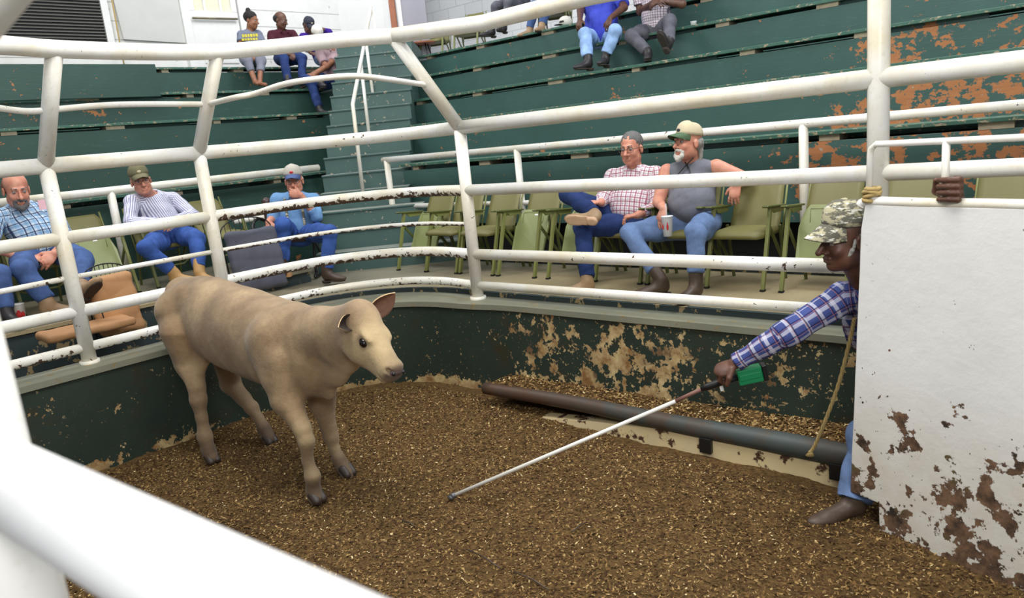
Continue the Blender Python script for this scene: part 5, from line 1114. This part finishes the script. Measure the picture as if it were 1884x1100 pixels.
# ================================================================== CALF
HD = np.array([.737, -.676, 0]); LW = np.array([-.676, -.737, 0]); W0 = -2.446
def K(x, y, lat):                                                      # picture point -> point on the calf's own lengthwise plane at an offset
    d = ray(x, y); t = (W0 + lat) / (LW @ d); return CPOS + d * t
def A(s_, lat, z): return np.array([-2.3, 5.4, 0]) + HD * s_ + LW * lat + Z3 * z + LW * (W0 - (LW @ np.array([-2.3, 5.4, 0])))
calf = empty('calf', A(.9, 0, 0), 'young pale tan calf standing in the ring with its head turned right', 'calf')
s = Sdf(.009)
RH = np.stack([HD, LW, Z3], 1)
def trunk(st):
    for a, b_ in zip(st[:-1], st[1:]):
        N = 3
        for i in range(N):
            f = i / N; q = [x * (1 - f) + y * f for x, y in zip(a, b_)]; tp, bt, hw = q[1], q[2], q[3]
            s.ell(A(q[0], 0, (tp + bt) / 2), (.17, hw, (tp - bt) / 2), RH, k=.05)
    q = st[-1]; s.ell(A(q[0], 0, (q[1] + q[2]) / 2), (.15, q[3], (q[1] - q[2]) / 2), RH, k=.05)
# s, top, bottom, half width
trunk([(-.20, 1.28, .92, .15), (-.02, 1.33, .80, .20), (.20, 1.335, .72, .225), (.42, 1.305, .68, .235), (.68, 1.285, .66, .24), (.92, 1.245, .645, .235), (1.12, 1.225, .63, .22), (1.30, 1.19, .63, .19), (1.42, 1.12, .68, .15)])
# hips, pin bones, shoulder
s.ell(A(.02, .14, 1.20), (.12, .07, .10), RH, k=.06); s.ell(A(.02, -.14, 1.20), (.12, .07, .10), RH, k=.06)
s.ell(A(-.26, 0, 1.20), (.10, .13, .12), RH, k=.06)
for q in (1, -1):
    s.cap(A(-.08, q * .13, 1.10), A(-.02, q * .15, .80), .17, .115, k=.06); s.cap(A(1.17, q * .125, 1.03), A(1.24, q * .155, .80), .115, .10, k=.10)
# neck
hc = K(672, 618, -.02)
s.chain([A(1.26, 0, 1.03), A(1.52, 0, 1.062), A(1.76, .0, 1.09)], [.185, .150, .13], k=.07, flat=(LW, .78))
s.chain([A(1.42, 0, .80), A(1.60, 0, .84), A(1.78, 0, .93)], [.11, .085, .075], k=.07, flat=(LW, .6))
s.cap(A(1.40, 0, .76), A(1.50, 0, .68), .085, .045, k=.06, flat=(LW, .5))          # brisket fold
# legs: (points, radii)
def leg(pts, rs, **k): s.chain(pts, rs, k=.03, **k)
nf = [K(520, 660, .15), K(528, 735, .17), K(556, 788, .165), K(564, 812, .165), K(566, 846, .162), K(575, 876, .162), K(577, 902, .162)]
s.cap(A(1.15, .13, 1.0), nf[1], .12, .085, k=.08)
leg(nf, [.11, .095, .052, .047, .032, .045, .044]); s.cap(nf[-1], nf[-1] - Z3 * .045 + HD * .02, .046, .05, k=.02)
ff = [A(1.30, -.13, .86), K(592, 738, -.14), K(604, 785, -.16), K(609, 803, -.165), K(616, 828, -.17), K(624, 846, -.17), K(634, 862, -.175)]
leg(ff, [.12, .085, .05, .047, .032, .042, .042]); s.cap(ff[-1], ff[-1] - Z3 * .03 + HD * .03, .045, .048, k=.02)
nr = [K(345, 610, .14), K(350, 668, .17), K(362, 712, .20), K(365, 735, .21), K(371, 768, .215), K(377, 803, .218), K(384, 828, .219)]
leg(nr, [.19, .105, .058, .057, .038, .050, .046]); s.cap(nr[-1], nr[-1] - Z3 * .055 + HD * .02, .048, .052, k=.02)
fr_ = [A(.0, -.13, .85), K(424, 706, -.18), K(448, 733, -.20), K(463, 750, -.205), K(476, 770, -.208), K(486, 788, -.21), K(492, 800, -.21)]
leg(fr_, [.14, .075, .054, .050, .036, .045, .044]); s.cap(fr_[-1], fr_[-1] - Z3 * .03 + HD * .02, .046, .05, k=.02)
s.ell(A(.10, .12, .78), (.09, .05, .10), RH, k=.05)                                   # flank fold
# head
poll = K(664, 566, 0); muz = K(738, 676, .03); fdir = unit(muz - poll); side = unit(LW + HD * .15 - fdir * ((LW + HD * .15) @ fdir)); top = np.cross(side, fdir); top = top if top[2] > 0 else -top
RHd = np.stack([side, fdir, top], 1); HL = np.linalg.norm(muz - poll)
def Hh(f, t, l=0): return poll + fdir * HL * f + top * t + side * l
s.ell(Hh(.14, -.056), (.098, .12, .090), RHd, k=.05, grp='head'); s.ell(Hh(.30, -.075), (.095, .13, .092), RHd, k=.05, grp='head')
s.ell(Hh(.34, -.155), (.066, .14, .095), RHd, k=.06, grp='head'); s.ell(Hh(.16, -.165), (.075, .10, .095), RHd, k=.06, grp='head')
s.cap(Hh(.45, -.075), Hh(.86, -.075), .080, .066, k=.05, grp='head'); s.ell(Hh(.92, -.072), (.066, .05, .068), RHd, k=.03, grp='head')
s.cap(Hh(.38, -.165), Hh(.84, -.128), .070, .048, k=.04, grp='head')
s.cap(Hh(.05, -.05), A(1.62, 0, 1.08), .095, .13, k=.06); s.cap(Hh(.15, -.12), A(1.70, 0, .98), .08, .10, k=.06)
for q in (1, -1):
    s.ell(Hh(.43, -.014, q * .070), (.024, .05, .014), RHd, k=.025, grp='head')           # brow ridge
    s.ell(Hh(.46, -.052, q * .098), (.016, .026, .016), RHd, k=.014, sub=True)
    s.ell(Hh(.95, -.045, q * .045), (.015, .020, .012), RHd, k=.012, sub=True)         # nostril
    s.ell(Hh(.34, -.15, q * .062), (.026, .09, .07), RHd, k=.05, grp='head')
s.ell(Hh(.93, -.118), (.075, .060, .004), RHd, k=.006, sub=True)                      # mouth line
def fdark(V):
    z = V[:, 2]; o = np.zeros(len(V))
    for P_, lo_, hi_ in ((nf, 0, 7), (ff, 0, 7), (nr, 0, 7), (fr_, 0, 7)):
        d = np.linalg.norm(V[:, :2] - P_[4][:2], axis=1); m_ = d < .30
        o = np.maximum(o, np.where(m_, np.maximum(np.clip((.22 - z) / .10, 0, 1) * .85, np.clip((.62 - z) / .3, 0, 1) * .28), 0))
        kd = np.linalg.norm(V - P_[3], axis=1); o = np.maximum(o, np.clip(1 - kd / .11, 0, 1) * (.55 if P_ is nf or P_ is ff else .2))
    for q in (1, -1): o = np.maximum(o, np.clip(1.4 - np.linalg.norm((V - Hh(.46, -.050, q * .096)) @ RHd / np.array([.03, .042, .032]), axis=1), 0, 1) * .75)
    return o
def fmuz(V): return np.clip((((V - poll) @ fdir) / HL - .93) / .05, 0, 1) * np.clip((((V - poll) @ top) + .115) / .04, 0, 1)
def fpale(V):
    a = ((V - poll) @ fdir) / HL; o = np.where((a > .0) & (a < 1.1), np.clip((a - .1) * 3, 0, 1) * .7, 0)
    b_ = np.linalg.norm(V - A(.10, .13, .74), axis=1); o = np.maximum(o, np.clip(1.3 - b_ / .09, 0, 1)); return o
def fred(V):
    c = A(.45, .2, .95); d = (V - c); return np.clip(1 - np.sqrt((d @ HD / .55) ** 2 + (d[:, 2] / .25) ** 2), 0, 1)
t = NT('calf_coat', .68, 0, .25)
c = t.mix(t.rng(t.noise(3.2, 6, .68), .34, .66), lin((172, 148, 114)), lin((122, 100, 76)))
c = t.mix(t.rng(t.noise(40, 5, .7, stretch=(1, 1, .35)), .45, .8, 0, .5), c, lin((150, 122, 92)))
c = t.mix(t.math('MULTIPLY', t.attr('red').outputs['Fac'], t.rng(t.noise(7, 4, .6), .35, .6)), c, lin((150, 112, 78)))
c = t.mix(t.math('MULTIPLY', t.attr('pale').outputs['Fac'], .8), c, lin((198, 176, 134)))
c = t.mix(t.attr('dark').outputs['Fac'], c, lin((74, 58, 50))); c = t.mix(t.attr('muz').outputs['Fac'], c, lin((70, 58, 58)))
c = t.mix(t.rng(t.noise(9, 5, .65), .66, .72, 0, .45), c, lin((120, 96, 70)))
c = t.mix(t.rng(t.noise(1.7, 4, .6), .48, .62, 0, .55), c, lin((118, 98, 76)))
t.col(c); t.bump(t.math('ADD', t.noise(150, 3, .6, stretch=(1, 1, .4)), t.math('MULTIPLY', t.noise(16, 4, .6), 2.0)), .35, .006)
t.b.inputs['Sheen Weight'].default_value = .15; M['coat'] = t.m
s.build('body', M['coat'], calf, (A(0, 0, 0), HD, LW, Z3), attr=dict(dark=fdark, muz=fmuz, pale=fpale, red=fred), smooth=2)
me = [o for o in calf.children if o.name.startswith('body')][0].data
# eyes
for q in (1, -1):
    b = MB(); b.sphere(Hh(.46, -.050, q * .084), (.020, .030, .023), 14, 10, RHd); b.build('eye', plain('calf_eye', (18, 12, 10), .08), calf)
b = MB(); b.sphere(Hh(.985, -.050, 0), (.046, .022, .026), 14, 10, RHd); b.build('nose_pad', plain('nose_pad', (86, 72, 70), .3), calf)
for q in (1, -1):
    b = MB(); b.sphere(Hh(1.01, -.040, q * .034), (.011, .012, .010), 10, 8, RHd); b.build('nostril', M['black'], calf)
# ears: cupped leaves
def ear(base, tip, opn, wid, mat_in):
    d = tip - base; L_ = np.linalg.norm(d); d = unit(d); o = unit(opn - d * (opn @ d)); x = np.cross(d, o); V = []; nu, nv = 10, 12
    for s_ in (0, 1):
        for j in range(nv + 1):
            f = j / nv; w_ = wid * (math.sin(math.pi * min(1, f * .92 + .10)) ** .75) * (1 - .15 * f); 
            for i in range(nu + 1):
                g = i / nu * 2 - 1; cup = (1 - g * g) * w_ * .62; V.append(base + d * L_ * f + x * g * w_ * .8 - o * (cup - (.006 if s_ == 0 else -.004)))
    N = (nu + 1) * (nv + 1); F = []; mi = []
    b = MB()
    for s_ in (0, 1):
        F = []
        for j in range(nv):
            for i in range(nu): a = s_ * N + j * (nu + 1) + i; F.append((a, a + 1, a + nu + 2, a + nu + 1))
        if s_ == 0: b.add(V, F, True, 1)
        else: b.f += [tuple(f_) for f_ in F]; b.sm += [True] * len(F); b.mi += [0] * len(F)
    for j in range(nv):
        for i in (0, nu): a = j * (nu + 1) + i; b.f.append((a, a + nu + 1, N + a + nu + 1, N + a)); b.sm.append(True); b.mi.append(0)
    for i in range(nu): a = nv * (nu + 1) + i; b.f.append((a, a + 1, N + a + 1, N + a)); b.sm.append(True); b.mi.append(0)
    return b.build('ear', [plain('ear_coat', (196, 166, 124), .8), mat_in], calf)
inn = plain('ear_inside', (140, 104, 84), .8, var=.2, scale=40)
ear(K(684, 584, -.07), K(727, 538, -.18), unit(-LW * -.5 + HD * .8 - Z3 * .5), .085, inn)
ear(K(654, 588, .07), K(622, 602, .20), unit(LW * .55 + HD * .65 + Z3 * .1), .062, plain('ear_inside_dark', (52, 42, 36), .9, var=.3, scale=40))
# hooves
for P_ in (nf, ff, nr, fr_):
    hz = P_[-1]; zc = max(.03, hz[2] - .05)
    for q in (-1, 1):
        s = Sdf(.006); c = v3(hz[:2], .0) + HD * .035 + LW * q * .024; s.cap(c + Z3 * .055 - HD * .02, c + Z3 * .022 + HD * .022, .030, .026, k=.01, clip=[(c + Z3 * .001, -Z3)]); s.build('hoof', plain('hoof_horn', (58, 48, 42), .5, var=.25), calf)
# tail
b = MB(); tp = [A(-.30, 0, 1.26), A(-.37, .02, 1.20), A(-.40, .03, 1.0), A(-.38, .02, .72), A(-.35, .0, .52)]; b.tube(spline(tp, 6), [.035 - .02 * min(1, i / 20) for i in range(25)], 10); b.build('tail', M['coat'], calf)

# ================================================================== GATE
GA = np.array([1.701, 3.533]); GD = np.array([2.078 - 1.752, 2.842 - 3.44]); GD = GD / np.linalg.norm(GD); GD3 = np.array([*GD, 0]); GN3 = np.array([GD[1], -GD[0], 0])   # GN3 looks towards the camera
if GN3[:2] @ (-GA) < 0: GN3 = -GN3
def onG(x, y, off=0.0):
    d = ray(x, y); g = np.array([1.752, 3.44, 0]) * .985 + GN3 * off; t = (GN3[:2] @ (g[:2] - CPOS[:2])) / (GN3[:2] @ d[:2]); return CPOS + d * t
gate = empty('ring_gate', onG(1618, 960) * np.array([1, 1, 0]), 'heavy white painted gate panel with rusted peeling lower half at the right', 'gate')
tl_ = onG(1586, 376); bl_ = onG(1564, 905); n1 = onG(1616, 926); n2 = onG(1618, 962); far = tl_ + GD3 * 1.9
poly = [tl_, v3(tl_[:2] * 0 + (tl_[:2]), tl_[2]), ]
poly = [tl_ - Z3 * .01, tl_ + GD3 * .012 + Z3 * .004, v3(far[:2], tl_[2] + .01), v3(far[:2], -.03), v3(n2[:2], -.03), v3(n1[:2], n1[2]), bl_]
# densify the front edge so the sheet has a slightly battered outline
def rough_edge(a, b_, n_, amp):
    return [a + (b_ - a) * (i / n_) + GD3 * random.uniform(-amp, amp) * (0 < i < n_) for i in range(n_)]
poly = rough_edge(bl_, tl_ - Z3 * .012, 14, .002) + [tl_ + GD3 * .014] + [v3(far[:2], tl_[2] + .012), v3(far[:2], -.03), v3(n2[:2], -.03)] + rough_edge(n1, bl_, 6, .0)
b = MB(); b.extr(poly, -GN3 * .04); b.build('panel', M['gate'], gate, bevel=.006)
b = MB(); b.tube(spline([onG(1584, 378, -.02) - Z3 * .0, onG(1600, 371, -.02), onG(1700, 374, -.02), onG(1900, 378, -.02), v3(far[:2], tl_[2] + .01)], 4), .024, 12); b.build('top_edge', M['pipe'], gate)
rz = 1.912; r0 = onG(1604, 262, -.02)
b = MB(); b.tube([onG(1598, 375, -.02), v3(onG(1601, 290, -.02)[:2], 1.86), v3(onG(1603, 265, -.02)[:2], rz - .02), v3(onG(1612, 260, -.02)[:2], rz), v3((r0 + GD3 * 1.9)[:2], rz)], .0145, 12); b.build('grab_rail', M['pipe'], gate)
b = MB(); b.tube([v3(onG(1740, 300, -.02)[:2], 1.62), v3(onG(1740, 300, -.02)[:2], rz)], .0155, 12); b.build('grab_post', M['pipe'], gate)
# knot of rope tied round the foot of the rail
b = MB(); kc = onG(1604, 358, -.02); pts = []
for i in range(60):
    a = i * .52; pts.append(kc + GD3 * (.030 * math.cos(a) + .008 * math.sin(a * .37)) + GN3 * (.028 * math.sin(a)) + Z3 * (.028 * math.sin(a * .29 + 1)))
b.tube(spline(pts, 3), .0105, 7)
tag(b.build('rope_knot', M['rope']), 'tan rope knotted around the thin rail at the gate top corner', 'rope')
# hanging rope
b = MB(); rp = [PR(1572, 585, 3.95), PR(1564, 625, 3.96), PR(1545, 700, 3.98), PR(1522, 765, 4.0), PR(1500, 818, 4.02), PR(1490, 832, 4.02)]; sp = spline(rp, 14)
for ph in (0, 2.09, 4.19):
    q = []
    for i, p in enumerate(sp):
        a = i * .75 + ph; q.append(p + UD3 * .0055 * math.cos(a) + ND3 * .0055 * math.sin(a))
    b.tube(q, .0062, 6)
for k in range(16): a = k * .39; b.tube([sp[-8], sp[-1] + np.array([.022 * math.cos(a), .02 * math.sin(a), -.02])], .003, 4)
tag(b.build('hanging_rope', M['rope']), 'twisted tan rope with a frayed end hanging beside the gate edge', 'rope')

# ================================================================== HANDLER
D = AY
shR_ = D(1552, 548, 3.78); elR = D(1440, 618, 3.78); wrR = D(1352, 668, 3.86)
che = D(1622, 592, 3.80); pel = D(1690, 735, 3.75)
grip = unit(D(1255, 733, 3.95) - D(1395, 688, 3.86))
J = dict(floor=0, pel=pel, che=che, sh=[shR_, D(1668, 548, 3.66)], fwd=unit(np.array([-.75, -.55, 0])), head=D(1559, 442, 3.70), face=unit(np.array([-.97, -.10, -.10])), hup=(-.02, .0, 1),
         el=[elR, D(1700, 560, 3.40)], wr=[wrR, onG(1744, 372, -.05)],
         hand=[(unit(grip * .9 - Z3 * .15), unit(Z3 * .75 + np.array([-.1, -.35, 0])), -1, 1.05), (unit(Z3 * .95 - GD3 * .05), -GN3, -1, 1.0)],
         kn=[D(1592, 800, 3.70), D(1720, 830, 3.72)], an=[D(1572, 928, 3.58) + Z3 * .045, D(1690, 900, 3.75)], toe=[unit(np.array([-.97, -.22, 0])), unit(np.array([-.8, -.5, 0]))])
# leave the far hand to its own pose on the rail
st = dict(skin=M['skin_dark'], shirt=M['plaid_navy'], pants=M['denim_pale'], boot=(M['leather_brown'], M['sole_dark'], .225), capup=.016, hair=M['hair_silver'], hairstyle='temple', brow=M['hair_black'], sleeve='long', cuff=.97, h=.006, hb=.0042, sc=1.24, bw=.92, wr=.010, bsc=1.14, cap=(M['camo'], M['camo']), leglen=1.04, wide=1.2, nose=1.3, shaft=.07, tilt=1.0)
def grip_hand(s):
    for y_, r_ in ((331, .0125), (343, .0132), (355, .013), (367, .0118)):
        q = lambda x, o: onG(x, y_, o)
        s.chain([q(1764, -.045), q(1763, .006), q(1746, .022), q(1727, .004)], [r_ * 1.1, r_ * 1.08, r_, r_ * .88], k=.004)
    s.cap(onG(1760, 334, -.05), onG(1757, 366, -.05), .026, .028, k=.015)
    s.cap(onG(1757, 366, -.05), onG(1760, 410, -.07), .030, .032, k=.02)
    s.chain([onG(1748, 366, -.055), onG(1722, 352, -.04), onG(1722, 332, -.022)], [.018, .015, .012], k=.01)
J['wr'][1] = onG(1760, 412, -.075); J['el'][1] = onG(1745, 560, -.16)
J['hand'][1] = grip_hand
handler, hH = person('person in a navy plaid shirt and camouflage cap reaching out from behind the white gate', J, st)
# grey stubble patch on the cheek
s = Sdf(.004); H0, HR0 = hH; sc_ = 1.24
for q in (-1, 1): s.chain([H0(q * .076, .012, .005), H0(q * .072, .025, -.03), H0(q * .060, .045, -.06)], [.007, .009, .005], k=.006)
s.build('sideburn', M['hair_silver'], handler, wrinkle=.004, wscale=150)
# right-hand fist on the grab post: extra hand already in body
# ================================================================== STICK
st_ = empty('stock_prod', D(1320, 708, 3.9), 'long white stick with black grip and green box held by the handler', 'stick')
tip = AZ(838, 910, .035); g1 = D(1243, 738, 3.99); g2 = D(1290, 716, 3.94); g3 = D(1325, 703, 3.91); g4 = D(1356, 694, 3.89); g5 = D(1402, 684, 3.87)
b = MB(); b.tube([tip, g1], .0115, 14); b.build('shaft', M['stickwhite'], st_)
b = MB(); b.tube([tip - unit(g1 - tip) * .035 , tip], [.016, .018], 12); q = tip - unit(g1 - tip) * .03; b.sphere(q - Z3 * .004, (.022, .022, .018)); b.build('tip', M['steel'], st_)
b = MB(); b.tube([g1, g2], .0115, 12); b.build('taped_section', M['stickbrown'], st_)
b = MB(); b.tube([g2, g2 * .6 + g3 * .4, g3, g4], [.013, .021, .022, .019], 14); b.build('grip', M['black'], st_)
dx = unit(g5 - g4); dy = unit(np.cross(dx, Z3)); dz = np.cross(dy, dx)
b = MB(); b.box((g4 + g5) / 2 - dz * 0, (.066, .032, .044), dx, dy, dz); b.box((g4 + g5) / 2 + dy * .0, (.062, .036, .020), dx, dy, dz); b.build('battery_box', M['greenbox'], st_, bevel=.007, seg=3)
b = MB(); b.box(g5 + dx * .012, (.012, .033, .045), dx, dy, dz); b.build('end_cap', M['black'], st_, bevel=.004)
b = MB(); b.box(g3 - dz * .03 - dx * .0, (.010, .010, .022), dx, dy, dz); b.build('switch', M['foam'], st_, bevel=.004)
